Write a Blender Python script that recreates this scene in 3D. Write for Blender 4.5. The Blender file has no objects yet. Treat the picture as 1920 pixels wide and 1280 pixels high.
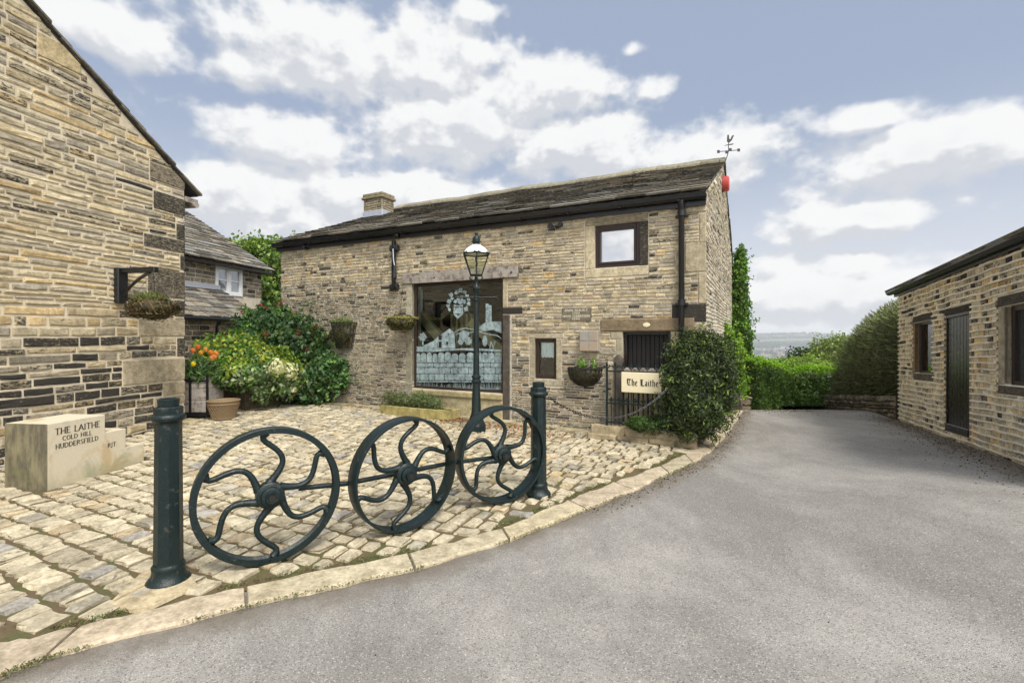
import bpy, math, random
import numpy as np
from math import radians as RD, pi as PI, sin, cos, sqrt, atan2, floor
random.seed(7); np.random.seed(7)
SC = bpy.context.scene; COL = SC.collection
# ------------------------------------------------------------------ camera
EYE = 1.7; F = 900.0; CX = 960.0; HZ = 630.0
cam = bpy.data.objects.new('camera', bpy.data.cameras.new('camera')); COL.objects.link(cam)
cam.location = (0, 0, EYE); cam.rotation_euler = (PI/2, 0, 0)
cam.data.sensor_width = 36; cam.data.lens = 36*F/1920; cam.data.shift_y = -10/1920
cam.data.clip_start = 0.05; cam.data.clip_end = 30000
SC.camera = cam
SC.view_settings.view_transform = 'Standard'; SC.view_settings.look = 'None'
SC.view_settings.exposure = 0.76; SC.view_settings.gamma = 1
SC.render.engine = 'CYCLES'
SC.cycles.max_bounces = 6; SC.cycles.transparent_max_bounces = 12; SC.cycles.volume_bounces = 0
SC.cycles.use_denoising = True
# ------------------------------------------------------------------ node helper
class NT:
    def __init__(s, tree): s.t = tree; s.n = tree.nodes; s.l = tree.links
    def new(s, typ, **kw):
        n = s.n.new(typ)
        for k, v in kw.items(): setattr(n, k, v)
        return n
    def put(s, sock, v):
        if hasattr(v, 'is_output') or isinstance(v, bpy.types.NodeSocket): s.l.new(v, sock)
        elif isinstance(v, (tuple, list)) and len(v) == 3 and sock.type == 'RGBA': sock.default_value = (*v, 1)
        else: sock.default_value = v
    def math(s, op, a, b=0.0, c=0.0, clamp=False):
        n = s.new('ShaderNodeMath', operation=op, use_clamp=clamp)
        for i, v in enumerate((a, b, c)): s.put(n.inputs[i], v)
        return n.outputs[0]
    def vmath(s, op, a, b=(0, 0, 0)):
        n = s.new('ShaderNodeVectorMath', operation=op)
        s.put(n.inputs[0], a); s.put(n.inputs[1], b)
        return n.outputs['Vector'] if op not in ('LENGTH', 'DOT_PRODUCT', 'DISTANCE') else n.outputs['Value']
    def mix(s, f, a, b, blend='MIX'):
        n = s.new('ShaderNodeMix', data_type='RGBA', blend_type=blend)
        s.put(n.inputs[0], f); s.put(n.inputs[6], a); s.put(n.inputs[7], b)
        return n.outputs[2]
    def noise(s, vec, scale, detail=4, rough=.55, dist=0.0, out=0):
        n = s.new('ShaderNodeTexNoise')
        if vec is not None: s.l.new(vec, n.inputs['Vector'])
        n.inputs['Scale'].default_value = scale; n.inputs['Detail'].default_value = detail
        n.inputs['Roughness'].default_value = rough; n.inputs['Distortion'].default_value = dist
        return n.outputs[out]
    def voro(s, vec, scale, feature='F1', out='Distance', rnd=1.0):
        n = s.new('ShaderNodeTexVoronoi', feature=feature)
        if vec is not None: s.l.new(vec, n.inputs['Vector'])
        n.inputs['Scale'].default_value = scale; n.inputs['Randomness'].default_value = rnd
        return n.outputs[out]
    def ramp(s, f, lo, hi, a=0.0, b=1.0):
        n = s.new('ShaderNodeMapRange', interpolation_type='SMOOTHSTEP')
        s.put(n.inputs[0], f); n.inputs[1].default_value = lo; n.inputs[2].default_value = hi
        n.inputs[3].default_value = a; n.inputs[4].default_value = b
        return n.outputs[0]
    def xyz(s, v):
        n = s.new('ShaderNodeSeparateXYZ'); s.l.new(v, n.inputs[0]); return n.outputs
    def comb(s, x, y, z):
        n = s.new('ShaderNodeCombineXYZ')
        for i, v in enumerate((x, y, z)): s.put(n.inputs[i], v)
        return n.outputs[0]
# ------------------------------------------------------------------ world: daylight sky with broken cloud
SUN_EL, SUN_DIR = 52, (0.42, -0.85)
w = bpy.data.worlds.new('World'); SC.world = w; w.use_nodes = True
T = NT(w.node_tree); T.n.clear()
sky = T.new('ShaderNodeTexSky', sky_type='NISHITA', sun_disc=False)
sky.sun_elevation = RD(SUN_EL); sky.sun_rotation = atan2(SUN_DIR[0], SUN_DIR[1]); sky.air_density = 1.0; sky.dust_density = 1.2; sky.ozone_density = 1.2
gen = T.new('ShaderNodeTexCoord').outputs['Generated']
dx, dy, dz = T.xyz(gen)[:3]
az = T.math('ARCTAN2', dx, dy); el = T.math('ARCSINE', dz)
BL = [(590,95,250,85,1),(800,115,180,80,1),(450,120,90,55,.9),(1010,170,165,65,1),(860,240,180,75,1.05),(1080,270,160,70,1),(545,265,180,62,1),
      (450,375,220,80,1.05),(170,45,250,55,1),(1720,295,270,75,1.05),(1860,250,120,55,1),(1625,225,105,34,.95),(1590,415,220,50,.95),
      (1330,285,160,75,.95),(1560,560,420,100,1.0),(700,370,420,80,.85),(900,18,75,22,.8),(1235,165,60,30,.7),(1190,92,38,15,.65),(1600,500,160,45,.85),(1480,640,560,75,1.15)]
def field(az, el):
    P = T.comb(az, T.math('MULTIPLY', el, 1.35), 0.0)
    n = T.math('ADD', T.math('MULTIPLY', T.noise(P, 6.5, 2, .5, .1), .46), T.math('ADD', T.math('MULTIPLY', T.noise(P, 17.0, 3, .5), .40), T.math('MULTIPLY', T.noise(P, 42.0, 3, .5), .14)))
    blob = None
    for (bx, by, rx, ry, st) in BL:
        a0 = math.atan((bx-CX)/F); r = sqrt(1+((bx-CX)/F)**2); e0 = math.atan((HZ-by)/F/r)
        ra = rx/F*cos(a0)**2; re = ry/F/r
        u = T.math('MULTIPLY', T.math('SUBTRACT', az, a0), 1/ra); v = T.math('MULTIPLY', T.math('SUBTRACT', el, e0), 1/re)
        d = T.math('ADD', T.math('MULTIPLY', u, u), T.math('MULTIPLY', v, v))
        b = T.math('MULTIPLY', T.math('POWER', 2.0, T.math('MULTIPLY', d, -1.25)), st)
        blob = b if blob is None else T.math('SMOOTH_MAX', blob, b, .12)
    front = T.ramp(dy, -.05, .35)
    cov = T.math('ADD', T.math('MULTIPLY', blob, front), T.math('MULTIPLY', T.math('SUBTRACT', 1.0, front), .5))
    return T.math('ADD', cov, T.math('MULTIPLY', T.math('SUBTRACT', n, .5), 1.9))
dens = field(az, el); densu = field(T.math('ADD', az, .012), T.math('ADD', el, .030))
fac = T.ramp(dens, .36, .72)
lit = T.ramp(T.math('SUBTRACT', dens, densu), -.16, .16)
ccol = T.mix(lit, (.65, .67, .71), (.93, .93, .925))
ccol = T.mix(T.ramp(dens, .9, 1.5, 0, .35), ccol, (.66, .67, .71))
skyc = T.mix(.72, T.mix(1.0, sky.outputs[0], (.118, .100, .088), 'MULTIPLY'), (.43, .515, .68))
hazef = T.ramp(el, .02, .42, .85, 0.0)
skyc = T.mix(hazef, skyc, (.76, .79, .85))
fin = T.mix(T.math('MULTIPLY', fac, .95), skyc, ccol)
# unseen sky round the sun, behind the viewer, brightened to lift light on the walls
sunside_boost = T.ramp(T.vmath('DOT_PRODUCT', gen, (SUN_DIR[0]*.7, SUN_DIR[1]*.7, .70)), .30, .95, 1.0, 3.3)
fin = T.mix(1.0, fin, T.comb(sunside_boost, T.math('POWER', sunside_boost, .94), T.math('POWER', sunside_boost, .82)), 'MULTIPLY')
low = T.ramp(dz, -.12, .0)
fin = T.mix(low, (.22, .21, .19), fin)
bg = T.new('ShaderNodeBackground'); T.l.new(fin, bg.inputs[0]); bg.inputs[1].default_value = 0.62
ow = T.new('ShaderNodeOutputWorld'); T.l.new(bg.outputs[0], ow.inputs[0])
# ------------------------------------------------------------------ sun behind thin cloud
sl = bpy.data.lights.new('sun', 'SUN'); sl.energy = 2.3; sl.angle = RD(16); sl.color = (1, .95, .86)
sun = bpy.data.objects.new('sun', sl); COL.objects.link(sun)
hd = sqrt(SUN_DIR[0]**2+SUN_DIR[1]**2)
from mathutils import Vector, Matrix
sd = Vector((SUN_DIR[0]/hd*cos(RD(SUN_EL)), SUN_DIR[1]/hd*cos(RD(SUN_EL)), sin(RD(SUN_EL))))
sun.rotation_euler = sd.to_track_quat('Z', 'Y').to_euler(); sun.location = sd*40
# ------------------------------------------------------------------ mapping helpers
def ray(px, py): return ((px-CX)/F, 1.0, (HZ-py)/F)
def at(px, py, D): r = ray(px, py); return Vector((r[0]*D, D, EYE+r[2]*D))
def G(px, py, z=0.0):
    r = ray(px, py); t = (z-EYE)/r[2]; return Vector((r[0]*t, t, z))
class Wall:
    """a vertical plane: local x along it, local y into it, z up"""
    def __init__(s, ox, oy, ex, ey):
        k = sqrt(ex*ex+ey*ey); s.o = (ox, oy); s.e = (ex/k, ey/k); s.m = (-ey/k, ex/k); s.a = atan2(ey, ex)
    def loc(s, px, py, y=0.0):
        r = ray(px, py); t = (y+s.o[0]*s.m[0]+s.o[1]*s.m[1])/(r[0]*s.m[0]+r[1]*s.m[1])
        X, Y = r[0]*t-s.o[0], r[1]*t-s.o[1]
        return X*s.e[0]+Y*s.e[1], EYE+r[2]*t
    def rect(s, a, b, y=0.0):
        l0, l1, r0, r1 = s.loc(a[0], a[1], y), s.loc(a[0], a[2], y), s.loc(b[0], b[1], y), s.loc(b[0], b[2], y)
        return ((l0[0]+l1[0])/2, (r0[0]+r1[0])/2, (l1[1]+r1[1])/2, (l0[1]+r0[1])/2)   # s0,s1,z0,z1
    def world(s, x, y, z=0.0): return Vector((s.o[0]+x*s.e[0]+y*s.m[0], s.o[1]+x*s.e[1]+y*s.m[1], z))
    def to_local(s, v):
        X, Y = v[0]-s.o[0], v[1]-s.o[1]; return X*s.e[0]+Y*s.e[1], X*s.m[0]+Y*s.m[1]
BARN = Wall(-5.952, 12.372, .8904, -.4553); BL_ = 10.18; BD = 9.2
HOUSE = Wall(-8.008, .194, .2064, .9785)
OUTB = Wall(7.96, 9.87, -.4229, -.9062)
COTT = Wall(-10.53, 9.17, .2064, .9785)
STEP = Wall(-5.146, 5.31, .12, .993)
def sst(t): t = min(1, max(0, t)); return t*t*(3-2*t)
def g(x, y):
    s, d = BARN.to_local((x, y)); z = 0.0
    z += .16*max(0, 1-max(s, 0)/8)*sst(1+min(d, 0)/6)
    so, do = OUTB.to_local((x, y))
    z += .047*max(0, min(so, 7))*sst(1+min(do, 0)/3.2)
    t = y-10.7
    if t > 0: z -= .15*(t*t*.5 if t < 1 else t-.5)
    return z
# ------------------------------------------------------------------ mesh builder
class MB:
    def __init__(s): s.v = []; s.f = []; s.c = []; s.m = []; s.n = 0
    def add(s, verts, faces, col=(.5, .5, .5, 0), mat=0):
        o = s.n; s.v.extend(verts); s.n += len(verts); s.c.extend([col]*len(verts))
        for f in faces: s.f.append(tuple(i+o for i in f)); s.m.append(mat)
        return o
    def box(s, x0, x1, y0, y1, z0, z1, mat=0, col=(.5, .5, .5, 0), bev=0.0):
        if bev <= 0:
            V = [(x, y, z) for x in (x0, x1) for y in (y0, y1) for z in (z0, z1)]
            s.add(V, [(0, 1, 3, 2), (4, 6, 7, 5), (0, 4, 5, 1), (2, 3, 7, 6), (0, 2, 6, 4), (1, 5, 7, 3)], col, mat); return
        b = min(bev, (x1-x0)/2.1, (y1-y0)/2.1, (z1-z0)/2.1)
        V = []; ids = {}
        for i, x in enumerate((x0, x1)):
            for j, y in enumerate((y0, y1)):
                for k, z in enumerate((z0, z1)):
                    xi, yi, zi = x+(b, -b)[i], y+(b, -b)[j], z+(b, -b)[k]
                    ids[i, j, k, 0] = len(V); V.append((x, yi, zi)); ids[i, j, k, 1] = len(V); V.append((xi, y, zi)); ids[i, j, k, 2] = len(V); V.append((xi, yi, z))
        Fs = []
        for i in (0, 1):
            q = [ids[i, 0, 0, 0], ids[i, 0, 1, 0], ids[i, 1, 1, 0], ids[i, 1, 0, 0]]; Fs.append(q if i == 0 else q[::-1])
            q = [ids[0, i, 0, 1], ids[1, i, 0, 1], ids[1, i, 1, 1], ids[0, i, 1, 1]]; Fs.append(q if i == 0 else q[::-1])
            q = [ids[0, 0, i, 2], ids[0, 1, i, 2], ids[1, 1, i, 2], ids[1, 0, i, 2]]; Fs.append(q if i == 0 else q[::-1])
        for j in (0, 1):
            for k in (0, 1): Fs.append([ids[0, j, k, 1], ids[1, j, k, 1], ids[1, j, k, 2], ids[0, j, k, 2]])
        for i in (0, 1):
            for k in (0, 1): Fs.append([ids[i, 0, k, 0], ids[i, 1, k, 0], ids[i, 1, k, 2], ids[i, 0, k, 2]])
            for j in (0, 1): Fs.append([ids[i, j, 0, 0], ids[i, j, 1, 0], ids[i, j, 1, 1], ids[i, j, 0, 1]])
        for i in (0, 1):
            for j in (0, 1):
                for k in (0, 1): Fs.append([ids[i, j, k, 0], ids[i, j, k, 1], ids[i, j, k, 2]])
        s.add(V, Fs, col, mat)
    def quad(s, pts, mat=0, col=(.5, .5, .5, 0)): s.add([tuple(p) for p in pts], [tuple(range(len(pts)))], col, mat)
    def prism(s, poly, y0, y1, mat=0, col=(.5, .5, .5, 0)):
        """polygon in (x,z), counter-clockwise seen from -y, thickness y0..y1"""
        n = len(poly)
        V = [(p[0], y0, p[1]) for p in poly]+[(p[0], y1, p[1]) for p in poly]
        s.add(V, [tuple(range(n)), tuple(range(2*n-1, n-1, -1))]+[(i, i+n, (i+1) % n+n, (i+1) % n) for i in range(n)], col, mat)
    def tube(s, pts, r, n=8, mat=0, col=(.5, .5, .5, 0), cap=True, flat=1.0, up=None):
        pts = [Vector(p) for p in pts]; rs = r if isinstance(r, (list, tuple)) else [r]*len(pts)
        V = []; prev = None
        for i, p in enumerate(pts):
            t = (pts[min(i+1, len(pts)-1)]-pts[max(i-1, 0)]).normalized()
            if prev is None:
                a = Vector(up) if up else (Vector((0, 0, 1)) if abs(t.z) < .9 else Vector((1, 0, 0)))
            else: a = prev
            a = (a-t*a.dot(t)).normalized(); b = t.cross(a); prev = a
            for k in range(n):
                q = 2*PI*k/n; V.append(tuple(p+a*(cos(q)*rs[i]*flat)+b*(sin(q)*rs[i])))
        Fs = [(i*n+k, i*n+(k+1) % n, (i+1)*n+(k+1) % n, (i+1)*n+k) for i in range(len(pts)-1) for k in range(n)]
        if cap: Fs += [tuple(range(n-1, -1, -1)), tuple(range((len(pts)-1)*n, len(pts)*n))]
        s.add(V, Fs, col, mat)
    def lathe(s, prof, n=16, c=(0, 0, 0), mat=0, col=(.5, .5, .5, 0), rot=0.0, axis='z', cap=True):
        V = []
        for (r, z) in prof:
            for k in range(n):
                q = rot+2*PI*k/n; a, b = r*cos(q), r*sin(q)
                V.append((c[0]+a, c[1]+b, c[2]+z) if axis == 'z' else (c[0]+a, c[1]+z, c[2]+b))
        m = len(prof)
        Fs = [(i*n+k, i*n+(k+1) % n, (i+1)*n+(k+1) % n, (i+1)*n+k) for i in range(m-1) for k in range(n)]
        if cap: Fs += [tuple(range(n-1, -1, -1)), tuple(range((m-1)*n, m*n))]
        s.add(V, Fs, col, mat)
    def ball(s, c, r, n=10, mat=0, col=(.5, .5, .5, 0), sq=1.0):
        s.lathe([(max(r*sin(PI*i/(n//2+1)), r*.02), -r*sq*cos(PI*i/(n//2+1))) for i in range(n//2+2)], n, c, mat, col)
    def stroke(s, p0, p1, w, y0, y1, mat=0, w2=None):
        dx, dz = p1[0]-p0[0], p1[1]-p0[1]; L = sqrt(dx*dx+dz*dz) or 1e-6; nx, nz = -dz/L*w/2, dx/L*w/2
        k = (w2 or w)/w
        s.prism([(p0[0]-nx, p0[1]-nz), (p1[0]-nx*k, p1[1]-nz*k), (p1[0]+nx*k, p1[1]+nz*k), (p0[0]+nx, p0[1]+nz)], y0, y1, mat)
    def stone(s, s0, s1, z0, z1, prot, col, mat=0, jit=.006, bev=.012, nc=None, ztop=None, fn=None, y0=0.0):
        """one rough-faced stone standing proud of the mortar; ztop clips it under a sloping verge"""
        L = s1-s0; H = z1-z0
        if L < .02 or H < .012: return
        nc = nc or (2 if L < .3 else 3); bev = min(bev, H*.3, L*.3); V = []
        R = random.uniform; zt = z1
        for (ins, y) in ((0, y0+.004), (bev*.35, y0-prot*.65), (bev, y0-prot)):
            j = min(jit, H*.14); top = []; bot = []
            for k in range(nc+1):
                t = k/nc; x = s0+ins+(L-2*ins)*t; xe = j if 0 < k < nc else j
                a = R(-1, 1)*xe
                zz = z1-ins*(1.0 if 0 < k < nc else 1.25)+R(-1, 1)*j
                if ztop is not None: zz = min(zz, ztop(x))
                bot.append((x+a, y+R(-.25, .25)*prot*(y < y0), z0+ins*(1.0 if 0 < k < nc else 1.25)+R(-1, 1)*j)); top.append((x+a, y+R(-.25, .25)*prot*(y < y0), zz))
            V += bot+top[::-1]
        n = 2*(nc+1)
        Fs = [(r*n+k, r*n+(k+1) % n, (r+1)*n+(k+1) % n, (r+1)*n+k) for r in (0, 1) for k in range(n)]
        Fs += [(2*n+k, 2*n+k+1, 2*n+n-2-k, 2*n+n-1-k) for k in range(nc)]
        if fn: V = [fn(*p) for p in V]
        s.add(V, Fs, col, mat)
    def build(s, name, mats, parent=None, smooth=False, loc=None, rz=None, warp=None):
        me = bpy.data.meshes.new(name)
        V = s.v if warp is None else [warp(*p) for p in s.v]
        me.from_pydata([tuple(p) for p in V], [], s.f)
        mats = mats if isinstance(mats, (list, tuple)) else [mats]
        for m in mats: me.materials.append(m)
        me.polygons.foreach_set('material_index', s.m)
        if smooth: me.polygons.foreach_set('use_smooth', [True]*len(s.f))
        ca = me.color_attributes.new('col', 'FLOAT_COLOR', 'POINT')
        ca.data.foreach_set('color', np.array(s.c, dtype=np.float32).reshape(-1))
        me.update()
        o = bpy.data.objects.new(name, me); COL.objects.link(o)
        if parent is not None: o.parent = parent
        if loc is not None: o.location = loc
        if rz is not None: o.rotation_euler.z = rz
        return o
def smooth_by_angle(o, ang=35):
    me = o.data
    me.polygons.foreach_set('use_smooth', [True]*len(me.polygons))
    try: me.set_sharp_from_angle(angle=RD(ang))
    except Exception: pass
    return o
def tag(o, label=None, cat=None, group=None, kind=None):
    if label: o['label'] = label
    if cat: o['category'] = cat
    if group: o['group'] = group
    if kind: o['kind'] = kind
    return o
def thing(name, label, cat, loc=(0, 0, 0), rz=0.0, group=None):
    o = bpy.data.objects.new(name, None); COL.objects.link(o); o.empty_display_size = .2
    o.location = loc; o.rotation_euler = (0, 0, rz); return tag(o, label, cat, group)
def copy_tree(o, parent=None):
    c = o.copy(); COL.objects.link(c)
    if parent is not None: c.parent = parent
    for ch in list(o.children): copy_tree(ch, c)
    return c
# ------------------------------------------------------------------ materials
def mat_new(name):
    m = bpy.data.materials.new(name); m.use_nodes = True; T = NT(m.node_tree); T.n.clear()
    b = T.new('ShaderNodeBsdfPrincipled'); o = T.new('ShaderNodeOutputMaterial'); T.l.new(b.outputs[0], o.inputs[0])
    return m, T, b, o
def bump(T, b, h, strength=.4, dist=.01):
    n = T.new('ShaderNodeBump'); n.inputs['Strength'].default_value = strength; n.inputs['Distance'].default_value = dist
    T.l.new(h, n.inputs['Height']); T.l.new(n.outputs[0], b.inputs['Normal'])
def simple(name, col, rough=.6, metal=0.0, nscale=20, namt=.25, bmp=.15, bd=.003, spec=.5, col2=None, c2t=(.45, .7), c2s=6):
    m, T, b, o = mat_new(name); co = T.new('ShaderNodeTexCoord').outputs['Object']
    n = T.noise(co, nscale, 5)
    c = T.mix(1.0, col, T.mix(n, (1-namt,)*3, (1+namt,)*3), 'MULTIPLY')
    if col2 is not None: c = T.mix(T.ramp(T.noise(co, c2s, 5, .6), *c2t), c, col2)
    T.put(b.inputs['Base Color'], c); T.put(b.inputs['Roughness'], T.math('ADD', T.math('MULTIPLY', T.math('SUBTRACT', n, .5), .25), rough)); b.inputs['Metallic'].default_value = metal
    b.inputs['Specular IOR Level'].default_value = spec
    if bmp: bump(T, b, T.noise(co, nscale*2.5, 4), bmp, bd)
    return m
def stone_mat(name, soot=(.035, .032, .028), bs=.5, mossy=None, lichen=True, bd=.012, ls=1.0):
    """attribute colour, mottled; its alpha says how much black soot crust the stone carries"""
    m, T, b, o = mat_new(name); co = T.new('ShaderNodeTexCoord').outputs['Object']
    at_ = T.new('ShaderNodeAttribute', attribute_name='col')
    n1 = T.noise(co, 9*ls, 6, .65); n2 = T.noise(co, 42*ls, 5, .7); n3 = T.noise(T.vmath('MULTIPLY', co, (1, 1, 3.5)), 16*ls, 5, .7)
    v = T.math('ADD', T.math('MULTIPLY', n1, .9), T.math('MULTIPLY', n2, .75))
    c = T.mix(1.0, at_.outputs['Color'], T.mix(T.ramp(v, .55, 1.1), (.58, .56, .51), (1.30, 1.30, 1.27)), 'MULTIPLY')
    if lichen: c = T.mix(T.ramp(T.noise(co, 14*ls, 6, .75), .60, .72, 0, .55), c, (.48, .45, .36))
    c = T.mix(T.ramp(T.noise(T.vmath('MULTIPLY', co, (1, 1, .22)), 2.6, 5, .65), .50, .78, 0, .55), c, T.mix(1.0, c, (.50, .47, .42), 'MULTIPLY'))
    if mossy: c = T.mix(T.ramp(T.noise(co, 5, 5, .7), .5, .72, 0, mossy), c, (.10, .11, .05))
    s = T.math('ADD', at_.outputs['Alpha'], T.math('MULTIPLY', T.math('SUBTRACT', T.math('ADD', T.math('MULTIPLY', n3, .7), T.math('MULTIPLY', n2, .5)), .60), 2.3))
    c = T.mix(T.ramp(s, .42, .78), c, soot)
    T.put(b.inputs['Base Color'], c); b.inputs['Roughness'].default_value = .93; b.inputs['Specular IOR Level'].default_value = .25
    h = T.math('ADD', T.math('MULTIPLY', n3, 1.0), T.math('MULTIPLY', n2, .6)); bump(T, b, h, bs, bd)
    return m
def mortar_mat(name, col, dark=(.22, .19, .14)):
    m, T, b, o = mat_new(name); co = T.new('ShaderNodeTexCoord').outputs['Object']
    n = T.noise(co, 3.0, 6, .7); c = T.mix(T.ramp(n, .42, .75, 0, .6), col, dark)
    c = T.mix(1.0, c, T.mix(T.noise(co, 70, 3), (.75,)*3, (1.2,)*3), 'MULTIPLY')
    T.put(b.inputs['Base Color'], c); b.inputs['Roughness'].default_value = .97; b.inputs['Specular IOR Level'].default_value = .15
    bump(T, b, T.noise(co, 60, 4), .4, .006); return m
def leaf_mat(name, trans=.35, rough=.45, spec=.4):
    m, T, b, o = mat_new(name); at_ = T.new('ShaderNodeAttribute', attribute_name='col')
    T.put(b.inputs['Base Color'], at_.outputs['Color']); b.inputs['Roughness'].default_value = rough; b.inputs['Specular IOR Level'].default_value = spec
    tr = T.new('ShaderNodeBsdfTranslucent'); T.put(tr.inputs[0], T.mix(1.0, at_.outputs['Color'], (1.3, 1.5, .6), 'MULTIPLY'))
    mx = T.new('ShaderNodeMixShader'); mx.inputs[0].default_value = trans
    T.l.new(b.outputs[0], mx.inputs[1]); T.l.new(tr.outputs[0], mx.inputs[2]); T.l.new(mx.outputs[0], o.inputs[0]); return m
M = {}
M['st'] = stone_mat('weathered_sandstone')
M['st_thin'] = stone_mat('thin_coursed_sandstone', bd=.008)
M['st_block'] = stone_mat('dressed_stone', bs=.3, bd=.006, ls=.8)
M['cob'] = stone_mat('sett_stone', bs=.35, bd=.006, soot=(.12, .11, .09))
M['roof'] = stone_mat('stone_slate', bs=.6, soot=(.03, .03, .027), bd=.01)
M['mo_house'] = mortar_mat('house_mortar', (.62, .545, .41))
M['mo_barn'] = mortar_mat('barn_mortar', (.60, .54, .44))
M['mo_out'] = mortar_mat('ribbon_mortar', (.86, .80, .67))
M['black'] = simple('black_gloss_paint', (.010, .010, .012), .32, namt=.2, nscale=6, bmp=.03)
M['green'] = simple('dark_green_iron_paint', (.007, .016, .017), .38, nscale=28, bmp=.9, bd=.004, spec=.35, col2=(.040, .042, .036), c2t=(.60, .68), c2s=18)
M['iron'] = simple('black_iron', (.018, .018, .020), .45, nscale=40, bmp=.4)
M['brown'] = simple('dark_brown_frame', (.028, .015, .012), .40)
M['blackwood'] = simple('stained_door_boards', (.016, .011, .010), .30, nscale=12, bmp=.3)
M['oldwood'] = simple('grey_weathered_timber', (.30, .27, .24), .85, nscale=8, namt=.4, bmp=.6, bd=.01, col2=(.14, .12, .10), c2t=(.5, .65), c2s=9)
M['palewood'] = simple('pale_timber', (.26, .22, .13), .8, nscale=10, namt=.35, col2=(.10, .09, .05), c2t=(.52, .7))
M['darkpost'] = simple('dark_oak_post', (.085, .07, .055), .85, nscale=12, namt=.4, bmp=.6, col2=(.16, .14, .11))
M['white'] = simple('white_paint', (.80, .81, .82), .4, namt=.05)
M['lead'] = simple('lead_flashing', (.42, .45, .52), .45, namt=.2, metal=.3)
M['red'] = simple('red_alarm_plastic', (.42, .05, .045), .4, namt=.1)
M['cream'] = simple('cream_sign_paint', (.72, .64, .44), .5, namt=.06, bmp=.05)
M['ink'] = simple('black_lettering', (.03, .028, .026), .6, bmp=0)
M['pale_ink'] = simple('pale_lettering', (.52, .48, .38), .8, bmp=0)
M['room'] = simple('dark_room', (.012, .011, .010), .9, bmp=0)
M['roomwood'] = simple('room_timber', (.62, .52, .27), .8, nscale=6, namt=.5)
M['curtain'] = simple('pale_curtain', (.50, .55, .53), .9, nscale=8)
M['lace'] = simple('white_lace', (.92, .92, .92), .9, nscale=60, namt=.35)
M['stoneblk'] = None
M['wicker'] = simple('wicker', (.20, .14, .075), .8, nscale=60, namt=.5, bmp=.5)
M['moss'] = simple('moss_liner', (.06, .05, .025), .95, nscale=30, namt=.6, bmp=.8, bd=.02, col2=(.13, .12, .045), c2t=(.5, .65), c2s=15)
M['soil'] = simple('soil', (.06, .045, .03), .95, nscale=30, namt=.5, bmp=.6, bd=.02)
M['bark'] = simple('bark', (.11, .085, .06), .9, nscale=20, namt=.4, bmp=.6, bd=.02)
M['leaf'] = leaf_mat('leaves'); M['needle'] = leaf_mat('needles', .15, .55, .3); M['petal'] = leaf_mat('petals', .4, .6, .2)
M['metalbox'] = simple('weathered_zinc', (.30, .28, .25), .6, nscale=5, namt=.3, col2=(.34, .25, .17), c2t=(.5, .65), c2s=3)
def glass(name, refl, tint=(.9, .95, .95), rough=.02, clear=True, base=(.02, .025, .03)):
    m, T, b, o = mat_new(name)
    gl = T.new('ShaderNodeBsdfGlossy'); gl.inputs['Roughness'].default_value = rough; gl.inputs[0].default_value = (1, 1, 1, 1)
    if clear: u = T.new('ShaderNodeBsdfTransparent'); u.inputs[0].default_value = (*tint, 1)
    else: u = T.new('ShaderNodeBsdfDiffuse'); u.inputs[0].default_value = (*base, 1)
    mx = T.new('ShaderNodeMixShader'); lw = T.new('ShaderNodeFresnel'); lw.inputs[0].default_value = 1.45
    T.put(mx.inputs[0], T.math('MAXIMUM', lw.outputs[0], refl)); T.l.new(u.outputs[0], mx.inputs[1]); T.l.new(gl.outputs[0], mx.inputs[2]); T.l.new(mx.outputs[0], o.inputs[0]); return m
M['glass'] = glass('clear_glass', .05); M['mirror'] = glass('sky_reflecting_glass', .80, clear=False, base=(.3, .3, .32)); M['darkglass'] = glass('dark_glass', .10, clear=False, base=(.03, .035, .035))
M['lampglass'] = glass('lamp_glass', .10, tint=(.92, .95, .86))
def etched():
    m, T, b, o = mat_new('etched_glass'); co = T.new('ShaderNodeTexCoord').outputs['Object']
    n = T.noise(co, 7, 5, .65)
    df = T.new('ShaderNodeBsdfDiffuse'); T.put(df.inputs[0], T.mix(n, (.17, .25, .28), (.46, .56, .57)))
    tr = T.new('ShaderNodeBsdfTransparent'); mx = T.new('ShaderNodeMixShader'); T.put(mx.inputs[0], T.math('MULTIPLY', T.ramp(n, .3, .7, .6, .95), T.ramp(T.noise(co, 14, 4, .6), .35, .6, .72, 1.0)))
    T.l.new(tr.outputs[0], mx.inputs[1]); T.l.new(df.outputs[0], mx.inputs[2]); T.l.new(mx.outputs[0], o.inputs[0]); return m
M['etched'] = etched()
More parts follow.
